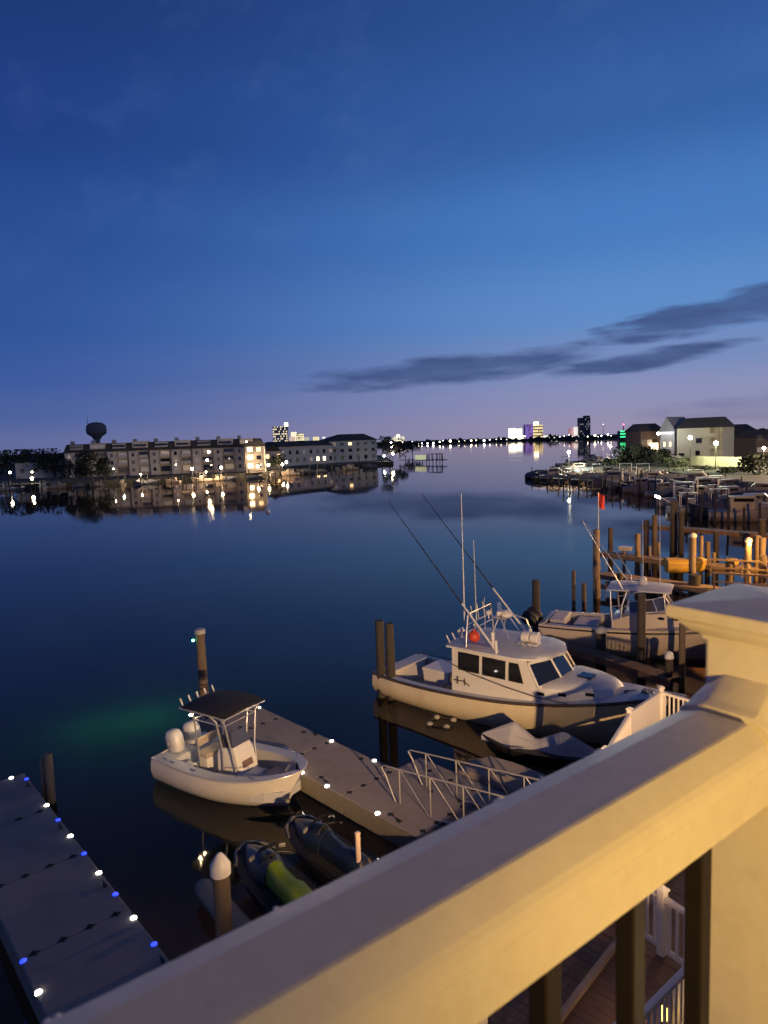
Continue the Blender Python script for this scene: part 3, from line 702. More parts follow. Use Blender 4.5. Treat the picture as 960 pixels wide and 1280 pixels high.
# house: side walls with openings built around the panes
ZB, ZT = 1.0, 2.56; HWB, HWT = 1.36, 1.27
def hw_at(z): return HWB + (HWT - HWB) * (z - ZB) / (ZT - ZB)
def side_plate(mb, pts, sg, th=.05, off=0.0):
    P = [Vector((x, sg * (hw_at(z) + off), z)) for x, z in pts]
    I = [Vector((x, sg * (hw_at(z) + off - th), z)) for x, z in pts]; n = len(P)
    mb.add(P + I, [tuple(range(n)), tuple(range(n, 2 * n))] + [(i, (i + 1) % n, n + (i + 1) % n, n + i) for i in range(n)])
W1 = [(-1.60, 1.80), (-.74, 1.80), (-.74, 2.42), (-1.60, 2.42)]; W2 = [(-.60, 1.80), (.30, 1.80), (.30, 2.42), (-.60, 2.42)]; W3 = [(.44, 1.80), (.98, 1.80), (.78, 2.42), (.44, 2.42)]
m = MB()
for sg in (-1, 1):
    for pts in ([(-1.87, ZB), (1.9, ZB + .1), (1.55, 1.80), (-1.87, 1.80)], [(-1.87, 2.42), (1.14, 2.42), (1.05, ZT), (-1.87, ZT)], [(-1.87, 1.80), (-1.60, 1.80), (-1.60, 2.42), (-1.87, 2.42)], [(-.74, 1.8), (-.60, 1.8), (-.60, 2.42), (-.74, 2.42)], [(.30, 1.8), (.44, 1.8), (.44, 2.42), (.30, 2.42)], [(.98, 1.80), (1.55, 1.80), (1.14, 2.42), (.78, 2.42)]):
        side_plate(m, pts, sg)
m.box((-1.85, -.85, 1.75), (.04, .9, 1.6)); m.box((-1.85, .85, 1.75), (.04, .9, 1.6)); m.box((-1.85, 0, 2.4), (.04, .9, .3))
hs_ = m.build('pilothouse', GEL_OLD.copy(), lb)
hs_.data.materials[0] = GEL
for sg in (-1, 1):
    for pts in (W1, W2, W3):
        q = MB(); side_plate(q, pts, sg, .015, -.02); q.build('side_window', WINGLASS, hs_)
        q = MB(); P = [Vector((x, sg * (hw_at(z) + .004), z)) for x, z in pts]; q.tube(P + [P[0]], .018, 6); q.build('window_frame', BLACKP, hs_)
# windshield: three raked panes
WSB = [(1.55, -1.34, 1.80), (1.98, -.46, 1.86), (1.98, .46, 1.86), (1.55, 1.34, 1.80)]; WST = [(1.14, -1.27, 2.50), (1.52, -.42, 2.52), (1.52, .42, 2.52), (1.14, 1.27, 2.50)]
m = MB()
for i in range(4): m.tube([WSB[i], WST[i]], .04, 8)
m.tube(WSB, .045, 8); m.tube(WST, .05, 8)
m.build('windshield_frame', GEL, hs_, smooth=60)
for i in range(3):
    q = MB(); q.plate([WSB[i], WSB[i + 1], WST[i + 1], WST[i]], .012); q.build('windshield_pane', WINGLASS, hs_)
# roof
L = []
for x, w, dz in ((-2.15, 1.28, -.03), (-2.05, 1.40, 0), (-.5, 1.46, .03), (1.0, 1.43, .03), (1.55, 1.15, .02), (1.80, .72, .0), (1.86, .3, -.01)):
    row = [Vector((x - (.0 if x < 1 else .25 * ((2 * j / 10 - 1) ** 2)), w * (2 * j / 10 - 1), 2.62 + dz + .09 * (1 - (2 * j / 10 - 1) ** 2))) for j in range(11)]
    L.append(row + [p - Vector((0, 0, .075)) for p in reversed(row)])
m = MB(); m.loft(L); rf = m.build('pilothouse_roof', GEL_DECK, lb, smooth=40)
# trunk cabin ahead of the windshield
L = []
for x, w, zt in ((1.45, 1.36, 1.86), (2.0, 1.30, 1.92), (2.7, 1.10, 1.94), (3.25, .82, 1.93), (3.55, .62, 1.86), (3.68, .5, 1.76)):
    zb = LH.g(x, 2) + .02
    L.append([Vector((x, -w, zb)), Vector((x, -w * .98, zt - .10)), Vector((x, -w * .90, zt - .02)), Vector((x, -w * .45, zt + .05)), Vector((x, 0, zt + .07)), Vector((x, w * .45, zt + .05)), Vector((x, w * .90, zt - .02)), Vector((x, w * .98, zt - .10)), Vector((x, w, zb))])
m = MB(); m.loft(L); tk = m.build('trunk_cabin', GEL_DECK, lb, smooth=35)
m = MB(); m.box((2.62, 0, 2.03), (.5, .46, .05)); m.build('deck_hatch', WINGLASS, tk, bevel=.02)
for x, z in ((1.62, 1.60), (2.32, 1.68), (3.1, 1.76)):
    w = crom([1.45, 2.0, 2.7, 3.25, 3.55], [1.36, 1.30, 1.10, .82, .62], x)
    for sg in (-1, 1):
        q = MB(); q.box((x, sg * (w * .985 + .012), z), (.26, .03, .10), rz=-sg * .18 * max(0, x - 1.4)); q.build('portlight', WINGLASS, tk, bevel=.01)
# deck gear
m = MB(); m.tube([(3.8, -.25, 1.72), (3.9, .1, 1.76), (4.15, .2, 1.78), (4.3, -.1, 1.8), (4.1, -.3, 1.78), (3.9, -.1, 1.8), (4.2, .15, 1.82)], .025, 6); m.build('coiled_line', ROPE, lb, smooth=60)
m = MB(); m.box((4.6, 0, 1.88), (.32, .26, .16)); m.cyl((4.6, -.2, 1.9), (4.6, .2, 1.9), .07); m.build('windlass', mat('dull_steel', (.18, .17, .16, 1), .5, .5), lb, bevel=.01)
m = MB(); m.box((5.25, 0, 1.98), (.9, .30, .06)); m.build('bow_pulpit', GEL_DECK, lb, bevel=.02)
m = MB(); m.tube([(5.05, -.05, 2.05), (5.75, 0, 2.0), (5.85, 0, 1.82)], .025, 6); m.tube([(5.75, -.2, 1.86), (5.85, 0, 1.76), (5.75, .2, 1.86)], .03, 6); m.build('anchor', MATS['dull_steel'], lb)
m = MB(); m.tube([(-2.1, -1.42, 2.05), (-1.0, -1.44, 1.78), (.4, -1.46, 1.60), (1.6, -1.47, 1.50), (2.6, -1.38, 1.50)], .014, 6); m.build('mooring_line', ROPE, lb, smooth=60)
m = MB(); m.tube([(-1.75, -1.38, 1.40), (-1.35, -1.38, 1.42), (-1.1, -1.38, 1.30)], .02, 6); m.tube([(-1.6, -1.38, 1.55), (-1.6, -1.38, 1.28)], .025, 6); m.tube([(-1.3, -1.38, 1.52), (-1.3, -1.38, 1.28)], .02, 6); m.build('side_fittings', RUB, lb)
# roof gear ---------------------------------------------------------
RZ = 2.66
A0, A1 = Vector((-1.25, -1.32, RZ)), Vector((.02, -1.30, RZ)); A2, A3 = Vector((-1.5, .95, RZ)), Vector((-.4, 1.2, RZ))
m = MB()
ap = Vector((-1.35, -1.0, 3.75)); ap2 = Vector((-1.5, .75, 3.75))
m.tube([A0, Vector((-1.3, -1.18, 3.2)), ap], .035, 8); m.tube([A2, Vector((-1.5, .86, 3.2)), ap2], .035, 8)
for t in (.45, .68, 1.0): m.tube([A0.lerp(ap, t), A2.lerp(ap2, t)], .022, 6)
m.tube([A0 + Vector((0, 0, .12)), A1 + Vector((0, 0, .12))], .02, 6)
m.tube([ap, Vector((-.75, -1.05, 3.2)), A1 + Vector((0, .05, .1))], .025, 6)
for y in (-.6, -.2, .2): m.tube([(-1.42, y, 3.42), (-1.5, y, 3.95)], .02, 6)
m.build('rod_rack', ALU, rf, smooth=60)
m = MB(); m.ball((-1.16, -.92, RZ + .30), .21, 14, 10); m.cyl((-1.16, -.92, RZ + .5), (-1.16, -.92, RZ + .58), .04); tag(m.build('buoy', ORANGE, rf, smooth=60))
for nm, b, tip in (('o', Vector((-.02, -1.30, 2.70)), Vector((-4.55, -1.35, 7.70))), ('o', Vector((-.30, 1.28, 2.72)), Vector((-4.95, 1.25, 7.75)))):
    k = b.lerp(tip, .30); q = MB(); q.tube([b, k], .035, 8, rs=[.042, .03]); og = q.build('outrigger', ENGW, rf, smooth=60)
    q = MB(); q.tube([k, tip], .022, 8, rs=[.026, .012]); q.build('pole_tip', STRIPE, og, smooth=60)
m = MB(); m.tube([(-.03, -1.3, RZ), (-.06, -1.30, 3.10)], .055, 10); m.tube([(-.15, -1.3, 2.9), (-.2, -1.26, 3.35)], .06, 10, rs=[.05, .07]); m.build('outrigger_mount', ENGW, rf, smooth=60)
m = MB(); m.tube([(-1.6, -.85, 3.35), (-1.62, -.85, 8.03)], .014, 6, rs=[.026, .010]); m.build('tall_antenna', ENGW, rf, smooth=60)
m = MB(); m.tube([(-2.0, .55, 2.68), (-2.06, .55, 6.15)], .012, 6, rs=[.024, .009]); m.build('short_antenna', ENGW, rf, smooth=60)
m = MB(); m.tube([(-1.85, .9, 2.68), (-1.86, .9, 3.9)], .012, 6); m.build('whip_antenna', ENGW, rf)
m = MB(); m.cyl((-1.95, -.55, RZ), (-1.95, -.55, RZ + .26), .03); m.lathe([(.03, 0), (.11, .03), (.12, .07), (.07, .14), (.01, .16)], (-1.95, -.55, RZ + .25)); m.build('mushroom_antenna', ENGW, rf, smooth=50)
for k in range(6):
    q = MB(); y = -1.15 + k * .36; q.tube([(-2.05, y, RZ - .02), (-2.20, y, RZ + .24)], .027, 8); q.build('rod_holder', ENGW, rf, smooth=60)
# radar arch with open array, dome and horn
m = MB()
for y in (-.45, .45): m.tube([(-.35, y + .55, RZ + .05), (-.75, y * .6 + .5, 3.42)], .025, 6); m.tube([(-1.1, y + .55, RZ + .05), (-.85, y * .6 + .5, 3.42)], .025, 6)
m.box((-.8, .5, 3.44), (.5, .75, .05)); m.tube([(-.6, .9, 3.44), (-.15, 1.0, 3.30), (.1, 1.05, 2.72)], .025, 6); m.build('radar_stand', ALU, rf)
m = MB(); m.cyl((-.95, .45, 3.46), (-.95, .45, 3.66), .12, .09); m.box((-.95, .45, 3.72), (.14, 1.45, .10), rz=.55); m.build('radar_scanner', ENGW, rf, bevel=.01)
m = MB(); m.lathe([(.17, 0), (.23, .05), (.23, .14), (.16, .22), (.02, .25)], (-.62, .40, 3.46)); m.build('radar_dome', ENGW, rf, smooth=40)
m = MB(); m.ball((-1.15, .05, 3.62), .12, 10, 8, (1, 1, .8)); m.cyl((-1.15, .05, 3.4), (-1.15, .05, 3.6), .03); m.build('satellite_dome', ENGW, rf, smooth=60)
m = MB(); m.cyl((.05, .75, 2.70), (.05, .75, 2.88), .03); m.ball((.05, .75, 2.95), .09, 10, 7); m.build('searchlight', ENGW, rf, smooth=60)
# life raft canister in its cradle
m = MB()
for x in (-.30, .01):
    q = [[Vector((x + (0 if e == 0 else .28), .0 + r_ * math.cos(a), RZ + .32 + r_ * .8 * math.sin(a))) for a in [2 * PI * k / 14 for k in range(14)]] for e, r_ in ((0, .24), (1, .24))]
    m.loft([[p + Vector((dx, 0, 0)) for p in l_] for l_, dx in ((q[0], 0), (q[1], 0))])
m.box((0, 0, RZ + .10), (.55, .5, .05))
rt_ = m.build('life_raft', ENGW, rf, smooth=40, bevel=.03, loc=(.55, .05, 0)); rt_.rotation_euler.z = .15
m = MB(); m.tube([(-.45, -.28, RZ + .06), (-.3, -.1, RZ + .14), (.0, -.30, RZ + .16), (.35, -.25, RZ + .06)], .02, 6); m.tube([(-.4, .2, RZ + .06), (-.1, -.35, RZ + .08)], .02, 6); m.tube([(-.15, -.45, RZ + .06), (.1, -.2, RZ + .18)], .02, 6); m.build('raft_cradle', ALU, rt_)

# ------------------------------------------------------------------ hardtop boat
eb = thing('hardtop_cruiser', 'tan hulled fishing cruiser with a hardtop moored behind the tall dark pile', 'boat', (11.76, 30.25, 0), math.atan2(-.455, .89))
EH = Hull([(-4.6, 1.32, 1.18, 1.22, .10, -.5, 0), (-3, 1.42, 1.20, 1.28, .05, -.6, 0), (-1, 1.46, 1.26, 1.26, .08, -.6, 0), (1, 1.40, 1.40, 1.05, .2, -.6, 0), (2.6, 1.10, 1.56, .6, .4, -.5, -.1), (3.8, .6, 1.70, .2, .6, -.3, -.4), (4.5, .05, 1.80, .02, .8, 0, -.7)])
EH.skin(40).build('hull', GEL_TAN, eb, smooth=40)
EH.rail(.045, -.13, .01).build('hull_stripe', STRIPE, eb, smooth=60)
EH.gunwale(.24, -4.55, 4.4, 0, .05).build('gunwale', GEL_TAN, eb, smooth=40)
EH.liner(.24, -4.4, -1.3, .35).build('cockpit_liner', MATS['inner_liner_gel'], eb)
EH.floor(.24, -4.45, .5, .36).build('cockpit_floor', DECKFLOOR, eb)
EH.deck(.6, 4.45, .12, .02).build('foredeck', GEL_TAN, eb, smooth=40)
m = MB(); m.plate([(-4.62, -1.30, 1.15), (-4.62, 1.30, 1.15), (-4.30, 1.25, 1.28), (-4.30, -1.25, 1.28)], .05); m.build('transom_cap', GEL_TAN, eb)
m = MB(); m.box((-3.9, .2, .86), (.7, 1.7, .9)); m.box((-2.6, .1, .80), (1.1, 1.5, .72)); m.build('cockpit_seats', mat('lilac_cushion', (.40, .40, .46, 1), .6, 0, .1, 5), eb, bevel=.06)
# cuddy cabin side + windows
L = []
for x, w, zt in ((-1.35, 1.14, 1.62), (-.4, 1.16, 1.98), (.8, 1.10, 2.08), (1.8, .92, 2.02), (2.8, .60, 1.86), (3.4, .3, 1.78)):
    zb = EH.g(x, 2); L.append([Vector((x, -w, zb)), Vector((x, -w * .96, zt - .05)), Vector((x, -w * .7, zt + .02)), Vector((x, 0, zt + .06)), Vector((x, w * .7, zt + .02)), Vector((x, w * .96, zt - .05)), Vector((x, w, zb))])
m = MB(); m.loft(L); cb = m.build('cuddy_cabin', GEL_TAN, eb, smooth=35)
for x in (.72, 1.30):
    w = crom([-.4, .8, 1.8, 2.8], [1.16, 1.10, .92, .60], x); q = MB(); q.ball((x, -w * .985, 1.84), .16, 12, 6, (1, .12, .42)); q.build('portlight', WINGLASS, cb, smooth=60)
# windscreen
m = MB(); P = [(-.6, -1.08, 1.95), (.55, -1.0, 2.10), (1.15, -.4, 2.12), (1.15, .4, 2.12), (.55, 1.0, 2.10), (-.6, 1.08, 1.95)]
T = [(-.65, -.98, 2.45), (.35, -.88, 2.62), (.8, -.35, 2.66), (.8, .35, 2.66), (.35, .88, 2.62), (-.65, .98, 2.45)]
for a, b in zip(P, T): m.tube([a, b], .025, 6)
m.tube(P, .03, 6); m.tube(T, .025, 6); wf = m.build('windscreen_frame', ALU, eb, smooth=60)
for i in range(5):
    q = MB(); q.plate([P[i], P[i + 1], T[i + 1], T[i]], .01); q.build('windscreen_pane', WSH, wf)
# hardtop
L = []
for x, w, dz in ((-1.6, .98, -.02), (-1.5, 1.05, 0), (0, 1.06, .03), (.9, .98, .01), (1.1, .86, -.02)):
    row = [Vector((x, w * (2 * j / 8 - 1), 2.98 + dz + .07 * (1 - (2 * j / 8 - 1) ** 2))) for j in range(9)]
    L.append(row + [p - Vector((0, 0, .06)) for p in reversed(row)])
m = MB(); m.loft(L); ht = m.build('hardtop', GEL_DECK, eb, smooth=40)
for sg in (-1, 1):
    for pts, r_ in (([(-1.3, 1.12 * sg, 1.35), (-1.38, 1.08 * sg, 2.2), (-1.42, .96 * sg, 2.95)], .035), ([(-.95, 1.12 * sg, 1.7), (-.9, 1.08 * sg, 2.3), (-.7, .96 * sg, 2.95)], .035), ([(.9, .98 * sg, 2.1), (.8, .9 * sg, 2.95)], .03)):
        m = MB(); m.tube(pts, r_, 8); m.build('hardtop_post', ALU, eb, smooth=60)
    m = MB(); m.tube([(-1.38, 1.08 * sg, 2.2), (-.9, 1.07 * sg, 2.3)], .025, 6); m.build('grab_rail', ALU, eb, smooth=60)
m = MB(); m.box((-.15, 0, 1.5), (.5, 1.6, .9)); m.build('helm_console', MATS['inner_liner_gel'], eb, bevel=.05)
for y in (-.45, .45):
    m = MB(); m.box((-.75, y, 1.25), (.5, .55, .12)); m.box((-.98, y, 1.6), (.12, .55, .6)); m.cyl((-.75, y, .4), (-.75, y, 1.2), .06); m.build('helm_seat', BLACKP, eb, bevel=.04)
m = MB(); m.lathe([(.16, 0), (.18, .06), (.17, .22), (.10, .34), (.02, .38)], (-.15, .1, 3.07)); m.build('satellite_dome', ENGW, ht, smooth=50)
m = MB(); m.tube([(-.7, .45, 3.05), (-.75, .6, 3.35), (-.95, .9, 3.6), (-1.5, 1.3, 4.3)], .03, 8); m.tube([(-1.0, -.2, 3.05), (-1.1, -.1, 3.2), (-.3, .5, 3.2)], .03, 8); m.build('antenna_mount', ALU, ht, smooth=60)
for x, y, z in ((-.2, .6, 6.0), (.55, .35, 6.9)):
    q = MB(); q.tube([(x, y, 3.05), (x - .03, y, z)], .012, 6, rs=[.022, .008]); q.build('whip_antenna', ENGW, ht, smooth=60)
for sg, tip in ((-1, (-2.6, -1.0, 6.0)), (1, (-3.2, 1.3, 6.0))):
    q = MB(); q.tube([(-.9, .9 * sg, 3.0), tip], .02, 8, rs=[.028, .014]); q.build('outrigger', ALU, ht, smooth=60)
t_ = MB(); L = []
for z, a, b, x in ((.0, .22, .2, 0), (.12, .3, .24, 0), (.45, .34, .26, -.03), (.7, .28, .2, -.03), (.78, .12, .1, 0)):
    L.append([Vector((x + a * math.cos(q), b * math.sin(q), z)) for q in [2 * PI * k / 14 for k in range(14)]])
t_.loft(L); t_.loft([[Vector((sx, sy, z)) for sx, sy in ((-.13, -.06), (.13, -.06), (.13, .06), (-.13, .06))] for z in (0, -.9)])
for y in (-.42, .42):
    o = t_.build('outboard_motor', BLACKP, eb, smooth=50, loc=(-4.95, y, .95)); o.rotation_euler.y = -1.0

# finger dock between the two big boats
def finger(name, label, p, q, w, z, mm=TIMBER, piles=()):
    d_ = (q - p); L_ = math.hypot(d_.x, d_.y); t = thing(name, label, 'pier', (p.x, p.y, z), math.atan2(d_.y, d_.x))
    b = MB(); x = 0
    while x < L_ - .1:
        b.box((x + .075, 0, -.025 + random.uniform(-.004, .004)), (.14, w, .05)); x += .15
    b.build('planks', mm, t)
    b = MB()
    for sy in (-1, 1): b.box((L_ / 2, sy * (w / 2 - .05), -.17), (L_, .09, .24))
    b.build('stringer', mm, t)
    return t
fp0, fp1 = at(680, 795, .75), at(845, 848, .75)
finger('finger_dock', 'narrow brown timber dock between the working boat and the hardtop boat', fp0, fp1, .75, .75, wood('finger_timber', (.13, .09, .065, 1)))
m = MB(); m.ball((0, 0, .12), .24, 12, 8, (1.6, 1, .6))
tag(m.build('fender', GEL, None, smooth=60, loc=at(728, 801, .05)), 'white fender floating under the hardtop boat stern', 'fender')

# ------------------------------------------------------------------ jet skis
def jet_ski(label, loc, rz, hood, saddle, hullm=PWCBLK):
    t = thing('jet_ski', label, 'jet ski', loc, rz)
    h = Hull([(-1.55, .50, .42, .46, .08, -.10, 0), (-.6, .58, .42, .50, .05, -.15, 0), (.4, .56, .46, .42, .08, -.15, 0), (1.05, .48, .55, .26, .2, -.08, -.1), (1.38, .33, .60, .12, .33, .06, -.2), (1.54, .14, .62, .04, .4, .16, -.22), (1.6, .01, .63, .01, .42, .2, -.25)])
    h.skin(24).build('hull', hullm, t, smooth=40); h.deck(-1.55, 1.58, .04).build('deck', hullm, t, smooth=40)
    h.rail(.02, 0, .0).build('bumper', PWCBLK, t, smooth=60)
    m = MB(); L = []
    for x, w, z in ((.15, .24, .90), (.45, .31, .94), (.8, .31, .88), (1.15, .21, .79), (1.46, .06, .68)):
        L.append([Vector((x, w * math.cos(a) * 1.15, .44 + (z - .44) * math.sin(a) ** .7)) for a in [PI * k / 10 for k in range(11)]])
    m.loft(L); m.build('hood', hood, t, smooth=45)
    m = MB(); L = []
    for x, w, z in ((-1.35, .17, .62), (-1.2, .22, .84), (-.75, .24, .88), (-.5, .22, .80), (-.05, .22, .82), (.2, .22, .90)):
        L.append([Vector((x, w * math.cos(a) * 1.1, .42 + (z - .42) * math.sin(a) ** .6)) for a in [PI * k / 8 for k in range(9)]])
    m.loft(L); m.build('saddle', saddle, t, smooth=45)
    m = MB(); m.tube([(.30, 0, .82), (.18, 0, 1.02)], .05, 8); m.tube([(.02, -.36, 1.02), (.16, -.12, 1.06), (.16, .12, 1.06), (.02, .36, 1.02)], .022, 8); m.build('handlebar', BLACKP, t, smooth=60)
    m = MB()
    for sy in (-1, 1): m.tube([(1.56, 0, .66), (1.36, sy * .33, .64), (1.0, sy * .49, .59)], .035, 6, rs=[.045, .045, .02])
    m.build('bow_trim', PWCGREY, t, smooth=60)
    m = MB(); m.plate([(.52, -.22, .98), (.52, .22, .98), (.34, .19, 1.18), (.34, -.19, 1.18)], .012); m.build('wind_deflector', PWCBLK, t)
    for sy in (-1, 1):
        q = MB(); q.box((-.5, sy * .40, .46), (1.5, .22, .03)); q.build('footwell_mat', mat('pwc_mat', (.014, .014, .015, 1), .9, 0, .3, 20), t)
    for sy in (-1, 1):
        q = MB(); q.box((.46, sy * .38, .96), (.06, .16, .10), rz=sy * .4); q.build('mirror', PWCGREY, t, bevel=.02)
    return t
def jrz(a, b): return math.atan2(a.y - b.y, a.x - b.x)
n1, r1 = at(310, 1070, .45), at(372, 1130, .45)
j1 = jet_ski('jet ski with lime green side saddle beside the cone capped pile', (n1.x * .35 + r1.x * .65, n1.y * .35 + r1.y * .65, .06), jrz(n1, r1), GREYBLUE, LIME)
n2, r2 = at(368, 1036, .45), at(442, 1088, .45)
jet_ski('dark blue jet ski left of the pale pipe', (n2.x * .35 + r2.x * .65, n2.y * .35 + r2.y * .65, .06), jrz(n2, r2), BLUEV, BLUEV)
# white stern of a lift behind the cone pile
q0 = at(254, 1108, .3); jp = thing('jet_ski_float', 'pale rounded end of a jet ski float behind the cone capped pile', 'float', q0, jrz(n1, r1))
m = MB(); L = []
for x, w, h_ in ((.12, .12, .10), (.0, .22, .16), (-.3, .26, .18), (-2.2, .28, .18)): L.append([Vector((x, w * math.cos(a), h_ * math.sin(a))) for a in [2 * PI * k / 12 for k in range(12)]])
m.loft(L); m.build('float', mat('pale_float', (.15, .145, .14, 1), .6, 0, .1, 4), jp, smooth=50)
# covered jet ski by the working boat
c0 = at(655, 945, .2); ck = thing('jet_ski', 'jet ski under a grey peaked tarpaulin beside the working boat', 'jet ski', (4.40, 20.05, 0), math.atan2(.37, -.93))
h = Hull([(-1.8, .52, .45, .48, .08, -.10, 0), (-.6, .60, .45, .52, .05, -.15, 0), (.5, .56, .48, .42, .08, -.15, 0), (1.2, .38, .56, .2, .2, -.08, -.1), (1.7, .02, .64, .01, .4, .2, -.25)])
h.skin(24).build('hull', PWCBLK, ck, smooth=40); h.deck(-1.78, 1.68, .04).build('deck', PWCBLK, ck, smooth=40)
m = MB(); m.plate([(-.7, .600, .30), (.1, .592, .30), (.1, .596, .40), (-.7, .604, .40)], .006); m.build('hull_decal', PWCGREY, ck)
pk = [(-1.72, .30, .56), (-.95, .40, 1.00), (-.80, .40, 1.02), (-.12, .30, .70), (.0, .30, .70), (.62, .42, 1.16), (.72, .42, 1.14), (1.68, .08, .66)]
L = []
rr = random.Random(3)
for x, w, z in pk:
    L.append([Vector((x + rr.uniform(-.03, .03), -w * 1.1, .47)), Vector((x, -w * .75, .47 + (z - .47) * .55)), Vector((x, -w * .28, .47 + (z - .47) * .92)), Vector((x, 0, z)), Vector((x, w * .28, .47 + (z - .47) * .92)), Vector((x, w * .75, .47 + (z - .47) * .55)), Vector((x + rr.uniform(-.03, .03), w * 1.1, .47))])
m = MB(); m.loft(L); m.build('tarpaulin', TARP, ck)

fr0 = at(552, 904); fr_ = thing('float_ring', 'ring of four small pale floats on the dark water beside the working boat hull', 'float', (fr0.x, fr0.y, 0), .3)
m = MB(); m.tube([(.42 * math.cos(2 * PI * k / 20), .42 * math.sin(2 * PI * k / 20), .02) for k in range(21)], .03, 6, caps=False); m.build('rope_ring', ROPE, fr_)
for k in range(4): m = MB(); m.ball((.45 * math.cos(1.57 * k), .45 * math.sin(1.57 * k), .05), .12, 10, 7, (1, 1, .7)); m.build('float', mat('aged_float', (.40, .36, .30, 1), .6, 0, .2, 6), fr_, smooth=60)
# dock cleats
def dcleat(par, x, y, z, r_):
    m = MB(); m.tube([(-.12, 0, .07), (-.05, 0, .06), (.05, 0, .06), (.12, 0, .07)], .016, 6); m.box((0, 0, .03), (.09, .05, .06)); m.build('cleat', mat('black_iron', (.03, .03, .03, 1), .5, .5), par, loc=(x, y, z), rz=r_)
for x in (1.2, 3.5, 6.5, 9.6, 12.6): dcleat(dk, x, .12, .30, 0)
for x in (1.0, 4.4, 7.6, 10.4): dcleat(d2, x, -1.86, .30, 0); dcleat(d2, x + .5, -.14, .30, 0)
# red flag on its pile
fl = thing('flag', 'red flag on a white staff above the pier end pile', 'flag', (fp.location.x + .12, fp.location.y, 4.2))
m = MB(); m.cyl((0, 0, -.6), (0, 0, 2.25), .03, .025, 8); m.build('flag_staff', ENGW, fl)
m = MB(); L = []
for i in range(9):
    u = i / 8; L.append([Vector((.02 + .36 * u, .05 * math.sin(6 * u + v * 2), 2.2 - .85 * v - .18 * u + .02 * math.sin(9 * u))) for v in (0, .25, .5, .75, 1)])
m.loft(L, closed=False, caps=False); m.build('flag_cloth', REDFLAG, fl, smooth=60)

# ------------------------------------------------------------------ lit piers at right
def xz(o): return (o.x, o.y)
DP = Vector((.66, -.752, 0)).normalized()
def pier(label, px, z, Lp, w, mm=TIMBER):
    p = at(*px, z); q = p + DP * Lp; finger('pier', label, p, q, w, z, mm); return p
pA = pier('farthest of the three brown timber piers, its deck high over open water', (806, 656), 1.7, 16, 1.3, wood('brown_timber', (.17, .10, .065, 1)))
pB = pier('middle timber pier running behind the warmly lit piles', (752, 690), 1.3, 17, 1.2)
pC = pier('nearest lit timber pier behind the hardtop boat', (752, 716), 1.0, 15, 1.2)
PL = [((808, 700), 3.15, .2, 'brown twin post at the outer corner of the farthest pier, left one', WOODP), ((818, 702), 3.6, .2, 'brown twin post at the outer corner of the farthest pier, right one', WOODP),
      ((842, 690), 4.3, .3, 'thick dark post carrying the dock lamp arm on the farthest pier', WOODD), ((851, 692), 3.4, .22, 'dark post right of the lamp arm post on the farthest pier', WOODD),
      ((895, 700), 2.2, .2, 'dark pile under the middle of the farthest pier', WOODD), ((952, 702), 3.2, .24, 'dark pile of the farthest pier at the photo edge', WOODD),
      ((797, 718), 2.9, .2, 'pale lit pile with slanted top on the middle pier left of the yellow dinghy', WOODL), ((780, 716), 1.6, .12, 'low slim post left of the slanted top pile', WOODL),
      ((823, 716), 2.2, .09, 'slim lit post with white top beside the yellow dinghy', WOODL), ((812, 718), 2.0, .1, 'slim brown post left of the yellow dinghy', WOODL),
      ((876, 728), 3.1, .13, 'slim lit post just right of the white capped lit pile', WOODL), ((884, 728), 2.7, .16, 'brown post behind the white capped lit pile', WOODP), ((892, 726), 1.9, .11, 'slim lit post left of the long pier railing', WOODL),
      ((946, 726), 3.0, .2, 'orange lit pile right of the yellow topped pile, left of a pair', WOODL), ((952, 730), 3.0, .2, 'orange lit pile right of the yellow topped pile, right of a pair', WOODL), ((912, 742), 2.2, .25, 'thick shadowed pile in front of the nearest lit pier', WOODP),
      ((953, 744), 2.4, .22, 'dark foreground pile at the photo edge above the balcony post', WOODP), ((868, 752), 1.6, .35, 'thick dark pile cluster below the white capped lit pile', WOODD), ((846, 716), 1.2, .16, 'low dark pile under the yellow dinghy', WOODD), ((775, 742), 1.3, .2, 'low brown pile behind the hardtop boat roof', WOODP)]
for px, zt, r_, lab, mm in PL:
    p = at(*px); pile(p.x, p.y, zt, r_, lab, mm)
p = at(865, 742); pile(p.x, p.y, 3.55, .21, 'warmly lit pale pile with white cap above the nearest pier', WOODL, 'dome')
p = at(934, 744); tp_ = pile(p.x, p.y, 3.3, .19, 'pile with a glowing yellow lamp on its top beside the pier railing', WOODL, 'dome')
m = MB(); m.ball((-.05, -.2, 3.12), .12, 10, 8); m.build('pile_lamp', E_YEL, tp_, smooth=60)
lamp('pile_lamp_light', 'POINT', (-.1, -.55, 3.1), (1, .55, .12), 90, tp_, .1)
# rail beams along the nearest and middle piers
for px, z, L_, lab in (((884, 699), 2.1, 6, 'upper timber handrail of the middle pier at the photo edge'), ((888, 716), 1.9, 6, 'long lit timber handrail of the nearest pier at the photo edge')):
    p = at(*px, z); q = MB(); q.box((L_ / 2, 0, 0), (L_, .14, .10)); q.box((L_ / 2, 0, -.5), (L_, .05, .10))
    for k in range(4): q.box((.2 + k * 1.7, 0, -.5), (.1, .1, 1.0))
    tag(q.build('pier_handrail', TIMBER, None, loc=p, rz=math.atan2(DP.y, DP.x) + .35), lab, 'handrail')
